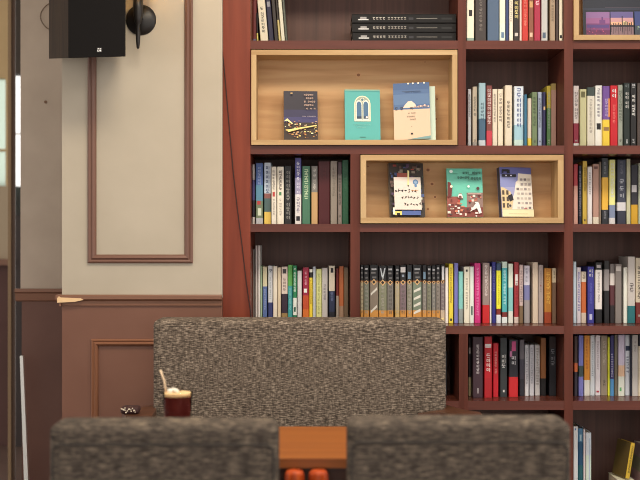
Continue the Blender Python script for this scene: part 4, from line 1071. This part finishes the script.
# ------------------------------------------------------------------ the two near chairs
def chair(label, x0, x1, ytop, roll=0.0, src=None):
    YC = 2.76
    xa, xb = X(x0, YC + .05), X(x1, YC + .05); zt = Z(ytop, YC + .08)
    ch = thing('dining_chair', label, 'chair', ((xa + xb) / 2, YC, 0), (0, math.radians(roll), 0), 'tweed chairs at the table')
    hw = (xb - xa) / 2; zb_ = .43; hz = (zt - zb_) / 2
    b = MB(); b.rbox(hw, .066, hz, .021, M_CHAIR, 38, (0, .068, zb_ + hz), .004); bk = b.build('backrest', ch)
    # welt seam round the rear panel
    b = MB(); ins = .010; pts = []
    for (sx_, sz_) in ((-1, -1), (-1, 1), (1, 1), (1, -1)):
        for k in range(5):
            a = {(-1, -1): PI, (-1, 1): PI / 2, (1, 1): 0, (1, -1): -PI / 2}[(sx_, sz_)]
            a0 = {(-1, -1): 1.5 * PI, (-1, 1): PI, (1, 1): PI / 2, (1, -1): 0}[(sx_, sz_)]
            ang = a0 - (PI / 2) * k / 4
            rr = .02
            pts.append((sx_ * (hw - ins - rr) + rr * math.cos(ang), (.0045 if abs(sx_ * (hw - ins - rr) + rr * math.cos(ang)) > hw - .013 else -.0005), zb_ + hz + sz_ * (hz - .046 - rr) + rr * math.sin(ang)))
    pts.append(pts[0])
    b.tube(pts, .0032, M_PIPE, 8); b.build('piping', bk)
    b = MB(); b.rbox(hw - .01, .21, .05, .03, M_CHAIR, 12, (0, .31, .42)); b.build('seat', ch)
    for sx_ in (-1, 1):
        for yy in (.10, .46):
            b = MB(); b.prism([(-.016, 0), (.016, 0), (.022, .37), (-.022, .37)], 'y', yy, yy + .04, M_ARM)
            o = b.build('leg', ch); o.location.x = sx_ * (hw - .06)
    return ch
chair('grey-brown tweed chair seen from behind, nearer the coffee glass', 53, 278.5, 419.5)
chair('grey-brown tweed chair seen from behind, in front of the red-spined books', 347, 567.5, 417)

# ------------------------------------------------------------------ light
def area(name, loc, rot, sx_, sy_, power, col):
    l = bpy.data.lights.new(name, 'AREA'); l.shape = 'RECTANGLE'; l.size = sx_; l.size_y = sy_; l.energy = power; l.color = col
    o = bpy.data.objects.new(name, l); C.objects.link(o); o.location = loc; o.rotation_euler = rot; return o
area('unseen_overhead_light', (-.1, 3.1, 2.95), (0, 0, 0), .9, .5, 33, (1, .87, .68))  # area lights added, here and below, in place of unseen room lighting
area('unseen_overhead_light', (1.3, 3.0, 2.95), (0, 0, 0), .9, .5, 23, (1, .97, .92))
area('unseen_overhead_light', (.3, .9, 2.95), (0, 0, 0), 1.2, .6, 23, (1, .97, .92))
pl = bpy.data.lights.new('wall_lamp_light', 'POINT'); pl.energy = 2.6; pl.color = (1, .80, .55); pl.shadow_soft_size = .03
po = bpy.data.objects.new('wall_lamp_light', pl); C.objects.link(po); po.location = (cx + sx, YP - .13, cz + .20)

w = bpy.data.worlds.new('daylight'); bpy.context.scene.world = w; w.use_nodes = True
w.node_tree.nodes['Background'].inputs[0].default_value = (1.0, .97, .93, 1); w.node_tree.nodes['Background'].inputs[1].default_value = 1.25

# ------------------------------------------------------------------ camera
cam = bpy.data.cameras.new('camera'); co = bpy.data.objects.new('camera', cam); C.objects.link(co)
co.location = (0, 0, HC); co.rotation_euler = (PI / 2, 0, 0)
cam.sensor_width = 36; cam.lens = F * 36 / 640; cam.clip_start = .05
cam.dof.use_dof = True; cam.dof.focus_distance = 4.45; cam.dof.aperture_fstop = 2.6
sc = bpy.context.scene
sc.camera = co
sc.view_settings.view_transform = 'Standard'; sc.view_settings.look = 'None'; sc.view_settings.gamma = 1; sc.view_settings.use_curve_mapping = False
sc.view_settings.exposure = 0.22
sc.cycles.use_denoising = True
sc.cycles.max_bounces = 8
sc.cycles.filter_width = 1.0
